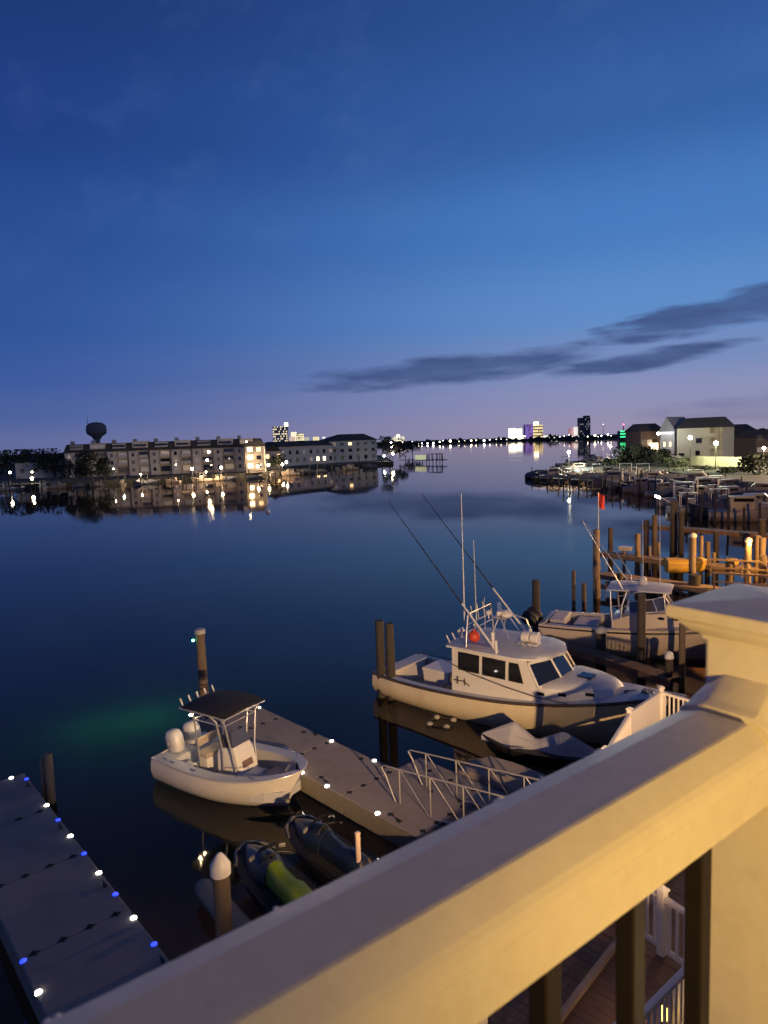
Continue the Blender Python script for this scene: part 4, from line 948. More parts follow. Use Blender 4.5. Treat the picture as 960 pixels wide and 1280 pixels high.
# yellow dinghy on the pier
yd = at(857, 712, 1.1); dg = thing('dinghy', 'yellow covered dinghy lifted between the lit piers', 'dinghy', (yd.x, yd.y, .95), -.15)
hd_ = Hull([(-1.2, .62, .62, .5, .12, 0, 0), (-.3, .70, .60, .56, .08, -.02, 0), (.6, .58, .64, .4, .14, 0, 0), (1.1, .3, .72, .15, .3, .1, 0), (1.3, .02, .78, .01, .5, .3, -.1)])
hd_.skin(20).build('hull', YELLOW, dg, smooth=40)
m = MB(); L = []
for x in hd_.samples(n=10):
    b_ = max(hd_.g(x, 1), .02) * 1.04; z_ = hd_.g(x, 2); L.append([Vector((x, b_ * math.cos(a), z_ + .30 * math.sin(a) * min(1, b_ / .5))) for a in [PI * k / 10 for k in range(11)]])
m.loft(L); m.build('cover', YELLOW, dg, smooth=50); hd_.rail(.025).build('cover_rope', TIMBER, dg)
m = MB(); m.box((0, 0, .12), (.9, .55, .24)); m.box((0, 0, .27), (.96, .6, .06))
b0 = at(782, 688, 1.3); tag(m.build('dock_box', GEL, None, bevel=.02, loc=(b0.x, b0.y, 1.3), rz=-.6), 'low white dock box lying on the middle pier', 'box')
# swim ladder at the pier end
ld = at(754, 716, .6); m = MB()
for sy in (-.18, .18): m.tube([(0, sy, -.9), (0, sy, .9)], .02, 6)
for k in range(6): m.tube([(0, -.18, -.7 + k * .28), (0, .18, -.7 + k * .28)], .016, 6)
tag(m.build('ladder', ALU, None, loc=ld, rz=.9), 'metal ladder hanging at the pier end beside the flag pile', 'ladder')
# yellow crates / engines near the railing
for i, (px, lab) in enumerate((((917, 707), 'small yellow outboard cover lit by the pier lamp, left of two'), ((934, 704), 'yellow outboard cover leaning by the pier lamp, right of two'))):
    p = at(*px, 1.2); q = MB(); q.loft([[Vector((a * math.cos(t), b * math.sin(t), z)) for t in [2 * PI * k / 10 for k in range(10)]] for a, b, z in ((.1, .08, -.5), (.16, .12, -.1), (.3, .2, 0), (.34, .22, .3), (.16, .1, .46))])
    o = q.build('outboard_motor', YELLOW, None, smooth=50, loc=p); o.rotation_euler = (.3 - .6 * i, .5 * i, .4); tag(o, lab, 'outboard')
# dock lamp with a curved arm
la = at(842, 690); dla = thing('dock_lamp', 'white dock lamp on a bent arm fixed to the dark posts', 'lamp', (la.x, la.y, 0))
tip_ = atY(822, 621, la.y) - dla.location; root = atY(845, 632, la.y) - dla.location
m = MB(); m.tube([root - Vector((0, 0, .8)), root, root.lerp(tip_, .5) + Vector((0, 0, .03)), tip_ - Vector((-.1, 0, -.02))], .035, 8); m.build('lamp_arm', ALU, dla, smooth=60)
m = MB(); m.box(tip_, (.42, .2, .16), ry=.45); m.build('lamp_head', E_COOL, dla, bevel=.03)
# the sodium lamp that lights the piers (just outside the frame)
sl_ = thing('street_lamp', 'sodium lamp post on the bulkhead beside the piers', 'lamp', (26.5, 34.5, 1.8))
m = MB(); m.cyl((0, 0, 0), (0, 0, 4.6), .07, .05); m.build('pole', BLACKP, sl_); m = MB(); m.ball((0, 0, 4.75), .2); m.build('globe', E_WARM, sl_)
lamp('sodium_light', 'POINT', (-.35, 0, 4.55), (1, .50, .12), 11000, sl_, .2)
marina_fill = dup(sl_, (78, 104, 1.9), 0, 'unseen tall lamp added to light the marina boats', None, 1.9)  # out-of-view lamp added to brighten the marina rows
for c_ in list(bpy.data.objects):
    if c_.parent == marina_fill and c_.type == 'LIGHT': c_.data = c_.data.copy(); c_.data.energy = 90000; c_.data.color = (1, .72, .45)
# flood lights on the house wall
for s_, dr, pw, lab in ((5.2, 4.62, 17000, 'flood lamp on the house wall below and right of the balcony'),):
    fl_ = thing('flood_lamp', lab, 'lamp', rail_pt(s_, -1.20, dr))
    m = MB(); m.box((0, 0, 0), (.3, .3, .16), rz=PI / 2 - A); m.build('lamp_head', E_WARM, fl_)
    src = rail_pt(s_, -1.0, dr); lamp('flood_light', 'SPOT', src, (1, .62, .30), pw, None, .10, rot=Vector((2.6, 24, 4.2)) - src, angle=math.radians(80), blend=.6)
# green fishing light under the water
GL = at(172, 884, -2.0)
GL2 = at(118, 893, -2.0)
lamp('underwater_green_light', 'POINT', (GL.x + .5, GL.y + .3, -.35), (.03, 1, .40), 30, None, .3)
lamp('underwater_green_light', 'POINT', (GL2.x, GL2.y, -.35), (.03, 1, .40), 18, None, .3)  # second light added only to widen the green glow

# ------------------------------------------------------------------ far marina at right
def proto_boat(kind):
    t = thing('moored_boat', 'small moored boat in the dim marina rows', 'boat', (0, 0, 0), 0, 'boats in the far marina')
    L_ = 3.6
    h = Hull([(-L_, 1.3, 1.0, 1.2, .1, -.3, 0), (-1, 1.4, 1.1, 1.3, .08, -.3, 0), (1.2, 1.25, 1.3, .9, .2, -.3, 0), (2.8, .7, 1.6, .3, .5, -.2, -.2), (L_, .02, 1.8, .01, .8, .1, -.5)])
    pal = mat('moored_pale_hull', (.40, .36, .30, 1), .4, 0, .2, .5) if kind == 1 else mat('moored_hull', (.30, .24, .19, 1), .4, 0, .2, .5)
    h.skin(14).build('hull', pal if kind != 2 else mat('moored_dark_hull', (.05, .06, .09, 1), .35), t, smooth=40); h.deck(-L_, L_, .08).build('deck', mat('moored_deck', (.32, .26, .21, 1), .6, 0, .2, .6), t, smooth=40)
    if kind == 0:
        m = MB(); m.loft([[Vector((x, -w, 1.0)), Vector((x, -w * .9, z)), Vector((x, w * .9, z)), Vector((x, w, 1.0))] for x, w, z in ((-1.6, 1.1, 2.5), (.6, 1.05, 2.6), (1.3, .9, 1.9), (2.4, .5, 1.7))]); c = m.build('cabin', pal, t)
        m = MB(); m.box((-.4, 0, 2.2), (1.8, 2.06, .35)); m.build('cabin_window', WINGLASS, c)
    elif kind == 1:
        m = MB(); m.box((-.6, 0, 3.1), (2.4, 2.0, .08)); c = m.build('hardtop', pal, t)
        for sx in (-1.7, .5):
            for sy in (-.9, .9): m = MB(); m.tube([(sx, sy, 1), (sx, sy, 3.1)], .04, 5); m.build('top_post', ALU, t)
        m = MB(); m.box((-.2, 0, 1.7), (.9, 1.0, 1.2)); m.build('console', pal, t)
    else:
        m = MB(); m.loft([[Vector((x, -w, 1.05)), Vector((x, 0, z)), Vector((x, w, 1.05))] for x, w, z in ((-3.5, 1.2, 1.4), (-1, 1.35, 2.1), (1, 1.2, 2.0), (2.8, .6, 1.7))]); m.build('canvas_cover', mat('dark_canvas', (.10, .10, .11, 1), .8, 0, .2, 1), t)
    return t
protos = [proto_boat(k) for k in range(3)]
rows = [((672, 598), (745, 603), 7), ((690, 590), (800, 600), 8), ((760, 607), (838, 622), 6), ((780, 598), (880, 614), 7), ((862, 626), (952, 638), 4), ((850, 640), (945, 652), 3), ((700, 583), (790, 588), 7), ((735, 577), (800, 580), 6), ((815, 606), (905, 618), 8), ((880, 618), (958, 626), 6), ((855, 633), (955, 645), 5)]
first = [True] * 3
rb = random.Random(11)
GB = 'boats in the far marina'
for (a, b, n_) in rows:
    for i in range(n_):
        u = (i + .5) / n_ + rb.uniform(-.05, .05); p = at(a[0] + (b[0] - a[0]) * u, a[1] + (b[1] - a[1]) * u)
        k = rb.choice([0, 1, 1, 2]) if a[1] < 600 else rb.choice([0, 0, 1, 2, 2]); ang = math.atan2(.4, -.9) + rb.choice([0, PI]) + rb.uniform(-.15, .15); s_ = rb.uniform(.8, 1.15)
        if first[k]: o = protos[k]; first[k] = False; o.location = p; o.rotation_euler.z = ang; o.scale = (s_,) * 3
        else: o = dup(protos[k], p, ang, None, GB, s_)
# marina walkways and piles
for i, (a, b, lab) in enumerate((((668, 601), (830, 612), 'outermost low dark walkway of the far marina'), ((690, 592), (870, 606), 'second low walkway of the far marina from the open water'), ((770, 612), (960, 636), 'dark walkway of the far marina behind the farthest pier'), ((846, 633), (985, 650), 'dark walkway nearest behind the farthest pier'))):
    p, q = at(*a), at(*b); d_ = q - p; m = MB(); m.box((d_.length / 2, 0, .75), (d_.length, 1.6, .25))
    for k in range(int(d_.length / 5)): m.box((k * 5 + 1, 0, .2), (.3, 1.4, 1.0))
    tag(m.build('marina_walkway', wood('marina_timber', (.10, .08, .062, 1)), None, loc=p, rz=math.atan2(d_.y, d_.x)), lab, 'walkway')
mp_ = MB(); mp_.cyl((0, 0, -2), (0, 0, 2.9), .17, .14, 8)
PG = 'pilings of the far marina'; src_ = None
for (a, b, n_) in (((659, 597), (835, 606), 20), ((668, 602), (840, 622), 20), ((690, 588), (860, 602), 16), ((770, 612), (960, 634), 16), ((850, 630), (960, 648), 9), ((846, 646), (960, 664), 6), ((800, 604), (930, 618), 18), ((720, 578), (830, 590), 14)):
    for i in range(n_):
        u = (i + .5) / n_ + rb.uniform(-.02, .02); p = at(a[0] + (b[0] - a[0]) * u, a[1] + (b[1] - a[1]) * u + rb.uniform(-1, 1))
        if src_ is None: o = src_ = mp_.build('marina_pile', WOODD, None, smooth=60); tag(o, 'thin dark mooring pile among the boats of the far marina', 'piling', PG)
        else: o = src_.copy(); COL.objects.link(o)
        o.location = p; o.scale = (.85, .85, rb.uniform(.55, 1.1)); o.rotation_euler = (rb.uniform(-.05, .05), rb.uniform(-.05, .05), 0)

def lamp_post(px_top, D_, label, col, power, em, gz=1.5, r_=.3, cat='lamp', name='lamp_post', group=None, light=True, ps=.15):
    p = atY(px_top[0], px_top[1], D_); t = thing(name, label, cat, (p.x, p.y, gz), 0, group); h_ = p.z - gz
    m = MB(); m.cyl((0, 0, 0), (0, 0, h_ - r_), .09, .06, 6); m.build('pole', BLACKP, t)
    m = MB(); m.ball((0, 0, h_), r_, 10, 8); m.build('globe', em, t, smooth=60)
    if light: lamp('lamp_post_light', 'POINT', (0, -r_ - .25, h_ - .1), col, power, t, ps)
    return t
lamp_post((711, 565), 163, 'bright white lamp post over the far marina end', (.95, 1, .78), 12000, E_COOL, .3, .38)
lamp_post((763, 558), 230, 'lamp post behind the far marina left of the dark bushes', (1, .85, .6), 4000, E_WARMHI, .5, .4)
lamp_post((863, 547), 150, 'left of two bright greenish lamp posts behind the long pale wall', (.95, 1, .50), 4600, E_COOL, 1.9, .42)
lamp_post((895, 554), 142, 'right of two bright greenish lamp posts behind the long pale wall', (.95, 1, .50), 4600, E_COOL, 1.9, .42)
lamp_post((955, 560), 140, 'warm lamp post at the photo edge beyond the pale wall', (1, .8, .5), 4000, E_WARMHI, 1.9, .3)

# ------------------------------------------------------------------ buildings
def win_grid(b, xs, zs, w, h_, y, mm=WINGLASS, litset=(), lit=None, name='window', th=.06):
    for i, x in enumerate(xs):
        for j, z in enumerate(zs):
            q = MB(); q.box((x, y, z), (w, th, h_)); k = (i, j) in litset
            o = q.build('lit_window' if k else name, lit if k else (pane() if mm is WINGLASS else mm), b)
def bframe(pl_, pr_, z0):
    d_ = pr_ - pl_; d_.z = 0; return d_.length, math.atan2(d_.y, d_.x)

BR1 = mat('townhouse_siding', (.46, .39, .33, 1), .8, 0, .15, .5)
BR2 = mat('townhouse_pale_siding', (.52, .45, .385, 1), .8, 0, .12, .5)
RF1 = mat('dark_shingle', (.045, .042, .042, 1), .9, 0, .3, 1.0)
# long townhouse row on the left shore
pl1, pr1 = at(74, 603), at(318, 594.5); pl1 = Vector((pl1.x, pl1.y + 6, 0)); pr1 = Vector((pr1.x, pr1.y + 6, 0))
Lb, rz_ = bframe(pl1, pr1, 0)
tb = thing('townhouse_row', 'long brown four storey townhouse row on the left shore with a dormered dark roof', 'building', (pl1.x, pl1.y, 1.3), rz_)
m = MB(); m.box((Lb / 2, 7, 4.2), (Lb, 13, 8.4)); m.build('wall', BR1, tb)
m = MB(); m.loft([[Vector((x0, y0, 8.4)), Vector((x1, y0, 8.4)), Vector((x1, y1, 8.4)), Vector((x0, y1, 8.4))] if k == 0 else [Vector((x0 + k * .9, y0 + k * 1.0, 8.4 + k * 2.8)), Vector((x1 - k * .9, y0 + k * 1.0, 8.4 + k * 2.8)), Vector((x1 - k * .9, y1 - k, 8.4 + k * 2.8)), Vector((x0 + k * .9, y1 - k, 8.4 + k * 2.8))] for x0, x1, y0, y1, k in ((-.5, Lb + .5, -.4, 14, 0), (-.5, Lb + .5, -.4, 14, 1))])
rf_ = m.build('roof', RF1, tb)
nb = 9; bwid = Lb / nb
CURT = mat('curtained_glass', (.16, .14, .12, 1), .5, 0, .3, 3); E_DIM = emit('dim_lit_window', (1, .62, .3, 1), .16); E_DIM2 = emit('faint_lit_window', (1, .7, .45, 1), .06)
rw = random.Random(9)
def pane(): return rw.choice([WINGLASS, WINGLASS, WINGLASS, CURT, CURT, E_DIM2, E_DIM])
for i in range(nb):
    x = (i + .5) * bwid
    q = MB(); q.box((x - bwid * .27, -.5, 4.1), (bwid * .40, 1.0, 8.2)); bay = q.build('bay', BR2, tb)
    q = MB(); hz_ = (0, .5, .15, .7, .2, .55, .1, .6, .3)[i]; q.box((x + bwid * .05, .9, 10.1 + hz_ / 2), (bwid * (.72 if i % 2 else .6), 2.2, 1.5 + hz_)); dm = q.build('dormer', BR2, rf_)
    q = MB(); q.box((x + bwid * .05, -.24, 10.15), (bwid * .6, .08, .75)); q.build('dormer_window', pane(), dm)
    q = MB(); q.box((x - bwid * .42, 5, 11.6), (1.1, 1.3, 1.6)); q.build('chimney', BR1, rf_)
    lit = {6: E_WIN, 8: E_WINHI}.get(i)
    for j, z in enumerate((1.9, 4.5, 7.0)):
        q = MB(); q.box((x + bwid * .20, -.02, z), (bwid * .40, .10, 1.7))
        on = False
        q.build('window', pane(), tb)
        if j > 0:
            q = MB(); q.box((x + bwid * .20, -.7, z - 1.0), (bwid * .46, 1.3, .12)); q.box((x + bwid * .20, -1.32, z - .55), (bwid * .46, .06, .8)); q.build('balcony', BR2, tb)
        q = MB(); q.box((x - bwid * .27, -1.03, z), (.9, .08, 1.2)); q.build('window', pane(), bay)
# brightly lit end house of that row
p = at(318, 596); eh = thing('end_house', 'end house of the townhouse row with glowing balconies facing the water', 'building', (p.x, p.y + 2.5, 1.3), rz_ + .12)
m = MB(); m.box((0, 4, 4.2), (6.0, 8, 8.4)); m.build('wall', BR2, eh)
m = MB(); m.prism_y([(-3.3, 8.4), (3.3, 8.4), (2.2, 10.2), (-2.2, 10.2)], -.4, 8.2); m.build('roof', RF1, eh)
for j, z in enumerate((2.0, 4.6, 7.2)):
    q = MB(); q.box((-1.5, -.05, z), (1.5, .12, 1.9)); q.build('lit_window', E_WINHI, eh)
    q = MB(); q.box((1.3, -.05, z), (1.4, .12, 1.7)); q.build('lit_window' if j == 2 else 'window', E_WIN if j == 2 else WINGLASS, eh)
    q = MB(); q.box((0, -.8, z - 1.15), (5.8, 1.5, .12)); q.box((0, -1.5, z - .75), (5.8, .05, .7)); q.build('balcony', BR1, eh)
lamp('end_house_light', 'POINT', (-1.5, -1.2, 5.2), (1, .7, .35), 160, eh, .4)
p = at(338, 592); sh = thing('house', 'small two storey house with orange windows between the glowing end house and the brown block', 'house', (p.x, p.y + 8, 1.3), rz_ + .2)
m = MB(); m.box((0, 4, 3.2), (6.4, 8, 6.4)); m.build('wall', BR2, sh)
m = MB(); m.prism_y([(-3.6, 6.4), (3.6, 6.4), (0, 8.6)], -.4, 8.3); m.build('roof', RF1, sh)
for j, z in enumerate((1.9, 4.6)):
    for x in (-2, 0, 2): q = MB(); q.box((x, -.03, z), (1.1, .1, 1.4)); k_ = (j, x) in ((1, -2), (0, 2), (1, 2)); q.build('lit_window' if k_ else 'window', E_WIN if k_ else CURT, sh)
# second brown block
pl2, pr2 = at(346, 588.5), at(416, 583); L2, r2_ = bframe(pl2, pr2, 0)
b2 = thing('apartment_block', 'low brown apartment block with two glowing windows right of the townhouse row', 'building', (pl2.x, pl2.y + 8, 1.3), r2_)
m = MB(); m.box((L2 / 2, 6, 3.9), (L2, 12, 7.8)); m.build('wall', BR2, b2)
m = MB(); m.loft([[Vector((-.6, -.6, 7.8)), Vector((L2 + .6, -.6, 7.8)), Vector((L2 + .6, 12.6, 7.8)), Vector((-.6, 12.6, 7.8))], [Vector((1.5, 4, 10.0)), Vector((L2 - 1.5, 4, 10.0)), Vector((L2 - 1.5, 8, 10.0)), Vector((1.5, 8, 10.0))]]); m.build('roof', RF1, b2)
xs = [L2 * (i + .5) / 8 for i in range(8)]
win_grid(b2, xs, (2.2, 5.4), 1.5, 1.6, -.03, WINGLASS, {(5, 0), (6, 0)}, E_WINHI)
# third block, greyer, with gable
pl3, pr3 = at(412, 583), at(478, 579); L3, r3_ = bframe(pl3, pr3, 0)
GR = mat('grey_siding', (.40, .39, .40, 1), .8, 0, .12, .5)
b3 = thing('apartment_block', 'tall grey apartment block with balconies and a dark hipped roof near the point', 'building', (pl3.x, pl3.y + 6, 1.3), r3_)
m = MB(); m.box((L3 * .45, 6, 4.7), (L3 * .9, 12, 9.4)); m.build('wall', GR, b3)
m = MB(); m.loft([[Vector((-.5, -.6, 9.4)), Vector((L3 * .92, -.6, 9.4)), Vector((L3 * .92, 12.6, 9.4)), Vector((-.5, 12.6, 9.4))], [Vector((L3 * .35, 4, 12.4)), Vector((L3 * .75, 4, 12.4)), Vector((L3 * .75, 8, 12.4)), Vector((L3 * .35, 8, 12.4))]]); m.build('roof', RF1, b3)
xs = [L3 * .9 * (i + .5) / 6 for i in range(6)]
win_grid(b3, xs, (2.0, 5.0, 7.8), 1.8, 1.7, -.03, WINGLASS, {(2, 2)}, E_WIN)
for z in (3.6, 6.5):
    q = MB(); q.box((L3 * .45, -.6, z), (L3 * .86, 1.2, .15)); q.box((L3 * .45, -1.18, z + .5), (L3 * .86, .05, .8)); q.build('balcony', GR, b3)
# low houses far left
for (xa, ya, w_, h_, lab) in ((-12, 607, 13, 5.5, 'low dark house at the left photo edge'), (30, 605, 12, 6.0, 'low grey house with a hipped roof among trees at far left')):
    p = at(xa, ya); b_ = thing('house', lab, 'house', (p.x, p.y + 16, 1.3), .3)
    m = MB(); m.box((w_ / 2, 4, h_ / 2), (w_, 8, h_)); m.build('wall', GR, b_)
    m = MB(); m.loft([[Vector((-.5, -.5, h_)), Vector((w_ + .5, -.5, h_)), Vector((w_ + .5, 8.5, h_)), Vector((-.5, 8.5, h_))], [Vector((w_ * .3, 3.5, h_ + 2.4)), Vector((w_ * .7, 3.5, h_ + 2.4)), Vector((w_ * .7, 4.5, h_ + 2.4)), Vector((w_ * .3, 4.5, h_ + 2.4))]]); m.build('roof', RF1, b_)
    for k in range(3): q = MB(); q.box((w_ * (k + .5) / 3, -.03, h_ * .5), (1.3, .08, 1.3)); q.build('window', WINGLASS, b_)
# water tower
wp = atY(121, 545, 420); wt = thing('water_tower', 'round dark water tower rising behind the townhouse row', 'water tower', (wp.x, wp.y, 1.3))
zc = atY(121, 537, 420).z - 1.3
m = MB(); m.lathe([(1.6, zc - 6.5), (3.2, zc - 4.2), (5.6, zc - 2.6), (6.0, zc - .2), (5.6, zc + 2.4), (3.8, zc + 4.0), (.4, zc + 4.6)], n=20); m.build('tank', mat('tower_grey', (.14, .125, .125, 1), .8, 0, .1, .2), wt, smooth=50)
m = MB(); m.cyl((0, 0, 0), (0, 0, zc - 5.5), 2.2, 1.6, 16); m.build('stem', MATS['tower_grey'], wt, smooth=50)
m = MB(); m.cyl((-5, 0, zc + 1), (-5, 0, zc + 8), .15, .1, 6); m.build('antenna', BLACKP, wt)
# right shore: long pale wall, yellow apartment house, dark buildings
pl4, pr4 = at(834, 580, 1.9), at(944, 585, 1.9); L4, r4 = bframe(pl4, pr4, 0)
m = MB(); m.box((L4 / 2, 0, 1.05), (L4, .2, 2.1))
for k in range(int(L4 / 2.4) + 1): m.box((k * 2.4, 0, 1.1), (.26, .26, 2.2))
tag(m.build('garden_wall', mat('pale_wall', (.50, .46, .34, 1), .8, 0, .08, 1), None, loc=(pl4.x, pl4.y, 1.9), rz=r4), 'long pale wall lit by lamps in front of the yellow apartment house', 'wall')
YW = mat('yellow_siding', (.42, .41, .32, 1), .8, 0, .08, .8)
pa, pb = at(846, 577, 1.9), at(896, 577, 1.9); L5, r5 = bframe(pa, pb, 0)
yb = thing('apartment_house', 'pale yellow three storey apartment house with dark roof and corner balconies', 'building', (pa.x, pa.y, 1.9), r5)
m = MB(); m.box((L5 * .40, 5, 4.3), (L5 * .80, 10, 8.6)); m.box((L5 * .9, 6.5, 4.3), (L5 * .2, 7, 8.6)); m.build('wall', YW, yb)
m = MB(); m.loft([[Vector((-.4, -.5, 8.6)), Vector((L5 + .4, -.5, 8.6)), Vector((L5 + .4, 10.5, 8.6)), Vector((-.4, 10.5, 8.6))], [Vector((.6, 4, 11.3)), Vector((L5 - .8, 4, 11.3)), Vector((L5 - .8, 6.5, 11.3)), Vector((.6, 6.5, 11.3))]]); m.build('roof', RF1, yb)
for x, z, w_ in ((.56, 5.4, 1.5), (.53, 2.2, 1.1), (.12, 1.6, 1.4)): q = MB(); q.box((L5 * x, -.03, z), (w_, .1, 1.25)); q.build('window', WINGLASS, yb)
for z in (0.3, 3.2, 6.1):
    q = MB(); q.box((L5 * .9, 1.5, z), (L5 * .2, 3, .2)); q.box((L5 * .9, .05, z + .6), (L5 * .2, .06, .8)); q.build('balcony', YW, yb)
for x in (.81, .99): q = MB(); q.box((L5 * x, .1, 4.3), (.2, .2, 8.6)); q.build('balcony_post', YW, yb)
pa, pb = at(829, 577, 1.9), at(847, 577, 1.9); L6, r6 = bframe(pa, pb, 0)
gb = thing('gabled_house', 'grey gabled house adjoining the yellow apartment house on its left', 'house', (pa.x, pa.y + 2, 1.9), r6)
m = MB(); m.box((L6 / 2, 5, 4), (L6, 10, 8)); m.build('wall', GR, gb)
m = MB(); m.prism_y([(-.4, 8), (L6 + .4, 8), (L6 * .45, 11.9)], -.3, 10); m.build('roof', mat('gable_grey', (.20, .20, .22, 1), .8), gb)
q = MB(); q.box((L6 * .5, -.4, 7.6), (L6 * .86, .2, .22)); q.build('light_strip', E_FLUO, gb)
for x in (.3, .7): q = MB(); q.box((L6 * x, -.03, 4.6), (.55, .1, 1.2)); q.build('lit_window', E_WIN, gb)
for (xa, xb, yt, lab, dpt) in ((801, 830, 529, 'long brown building with a warm lit porch left of the gabled house', 190), (908, 944, 530, 'dark apartment building behind the two greenish lamps', 230), (945, 985, 537, 'low dark building at the right photo edge', 190)):
    a_, b_ = atY(xa, 545, dpt), atY(xb, 545, dpt); Lx = (b_ - a_).length; zt = atY((xa + xb) / 2, yt, dpt).z - 1.9
    bb = thing('apartment_building', lab, 'building', (a_.x, a_.y, 1.9), 0)
    m = MB(); m.box((Lx / 2, 6, (zt - 2.2) / 2), (Lx, 12, zt - 2.2)); m.build('wall', None if 0 else mat('dark_brick', (.12, .085, .07, 1), .85, 0, .2, .6), bb)
    m = MB(); m.loft([[Vector((-.5, -.5, zt - 2.2)), Vector((Lx + .5, -.5, zt - 2.2)), Vector((Lx + .5, 12.5, zt - 2.2)), Vector((-.5, 12.5, zt - 2.2))], [Vector((.8, 4, zt)), Vector((Lx - .8, 4, zt)), Vector((Lx - .8, 8, zt)), Vector((.8, 8, zt))]]); m.build('roof', RF1, bb)
    win_grid(bb, [Lx * (i + .5) / 4 for i in range(4)], (2.0, 5.2), 1.4, 1.4, -.03, WINGLASS)
    if xa == 801: q = MB(); q.box((Lx * .55, -.06, 4.0), (2.4, .1, 1.8)); q.build('lit_porch', E_WINHI, bb); lamp('porch_glow', 'POINT', (Lx * .55, -1.5, 4), (1, .65, .3), 200, bb, .3)
lamp_post((823, 542), 178, 'white lamp post left of the gabled house', (.9, .95, 1), 700, E_COOL, 1.9, .36)
for i, (x_, y_) in enumerate(((787, 546), (791, 549), (795, 545), (803, 547))):
    lamp_post((x_, y_), 205, 'small white lamp in the cluster before the long brown building', (1, .95, .85), 0, E_COOL, 1.9, .26, group='lamps before the long brown building', light=False)

# ------------------------------------------------------------------ trees and bushes
LEAFS = [mat('leaf_dark', (.020, .026, .014, 1), .8, 0, .4, .5), mat('leaf_mid', (.035, .045, .022, 1), .8, 0, .4, .5)]
def tree(px, D_, w_, top_px, label, name='tree', kind=0, gz=1.5, n=1100):
    p = atY(px, top_px, D_); h_ = p.z - gz; t = thing(name, label, 'tree' if name == 'tree' else 'bush', (p.x, p.y, gz))
    rnd = random.Random(int(px * 13)); m = MB(); cl = []
    for k in range(9): cl.append((Vector((rnd.uniform(-.36, .36) * w_, rnd.uniform(-.3, .3) * w_, h_ * rnd.uniform(.3, .84))), rnd.uniform(.16, .30) * w_))
    for k in range(n):
        c, r_ = rnd.choice(cl); v = Vector((rnd.gauss(0, 1), rnd.gauss(0, 1), rnd.gauss(0, 1))).normalized() * r_ * rnd.uniform(.5, 1.05)
        q = c + v; q.z = max(.2, min(q.z, h_)); s_ = rnd.uniform(.16, .42) * (w_ / 8) ** .5
        a = Vector((rnd.gauss(0, 1), rnd.gauss(0, 1), rnd.gauss(0, 1))).normalized(); b = a.cross(Vector((rnd.gauss(0, 1), rnd.gauss(0, 1), rnd.gauss(0, 1)))).normalized()
        m.add([q - a * s_, q + b * s_ * .7, q + a * s_, q - b * s_ * .7], [(0, 1, 2, 3)])
    m.build('crown', LEAFS[kind], t)
    m = MB(); m.tube([(0, 0, 0), (.1, 0, h_ * .3), (0, .1, h_ * .6)], .2, 6, rs=[.025 * w_ + .08, .02 * w_ + .06, .04])
    for c, r_ in cl[:5]: m.tube([(.05, 0, h_ * .28), tuple(c)], .06, 5, rs=[.09, .03])
    m.build('trunk', WOODD, t)
for px, D_, w_, ty, lab in ((92, 196, 8, 566, 'dark tree covering the left end of the townhouse row'), (112, 194, 9, 563, 'rounded dark tree in front of the townhouse row, the broader one'), (128, 196, 6, 568, 'dark tree beside the pale greenish lit bay of the townhouse row'), (8, 240, 16, 563, 'spreading dark tree at the left photo edge'), (40, 245, 15, 562, 'dark tree behind the low grey house at far left'), (66, 240, 12, 561, 'dark tree left of the townhouse gable'), (345, 236, 5, 566, 'small tree between the townhouse row and the brown block'),
                            (486, 300, 8, 543, 'spiky dark tree right of the grey block near the point'), (499, 330, 9, 549, 'dark tree at the tip of the left shore'), (515, 420, 12, 551, 'low dark tree beyond the tip of the left shore'),
                            (790, 172, 9, 558, 'dark tree in front of the long brown building'), (806, 168, 9, 556, 'broad dark tree left of the gabled house'), (826, 160, 6, 562, 'dark tree at the end of the pale wall'), (905, 190, 9, 529, 'dark tree between the yellow apartment house and its neighbour'), (950, 118, 6, 566, 'greenish dark tree at the right photo edge')):
    tree(px, D_, w_, ty, lab)
for px, D_, w_, ty, lab in ((765, 180, 8, 574, 'low dark bush behind the marina boats, leftmost'), (782, 172, 7, 573, 'low dark bush behind the marina boats right of the leftmost'), (846, 152, 5, 573, 'dark bush against the pale wall left part'), (880, 138, 5, 583, 'dark bush below the pale wall middle'), (915, 128, 6, 585, 'dark bush below the right end of the pale wall'), (858, 140, 6, 588, 'broad dark bush above the marina boats below the yellow house')):
    tree(px, D_, w_, ty, lab, 'bush', 1, 1.0, 700)
# far wooded shore line: one mass
m = MB(); rt2 = random.Random(5)
for k in range(2600):
    u = rt2.random(); xx = -900 + 2300 * u
    yy = crom([-900, -150, 60, 250, 420, 700, 1400], [1490, 1430, 1570, 1510, 1190, 905, 800], xx) + rt2.uniform(2, 60)
    zz = abs(rt2.gauss(0, 1)) * 3.2 + 1; s_ = rt2.uniform(2, 5)
    m.add([(xx - s_, yy, zz - s_ * .7), (xx + s_, yy + rt2.uniform(-3, 3), zz - s_ * .7), (xx + s_ * .5, yy, zz + s_ * .7), (xx - s_ * .6, yy, zz + s_ * .6)], [(0, 1, 2, 3)])
tag(m.build('far_treeline', LEAFS[0]), 'dark low line of trees along the far shore', 'trees', kind='stuff')

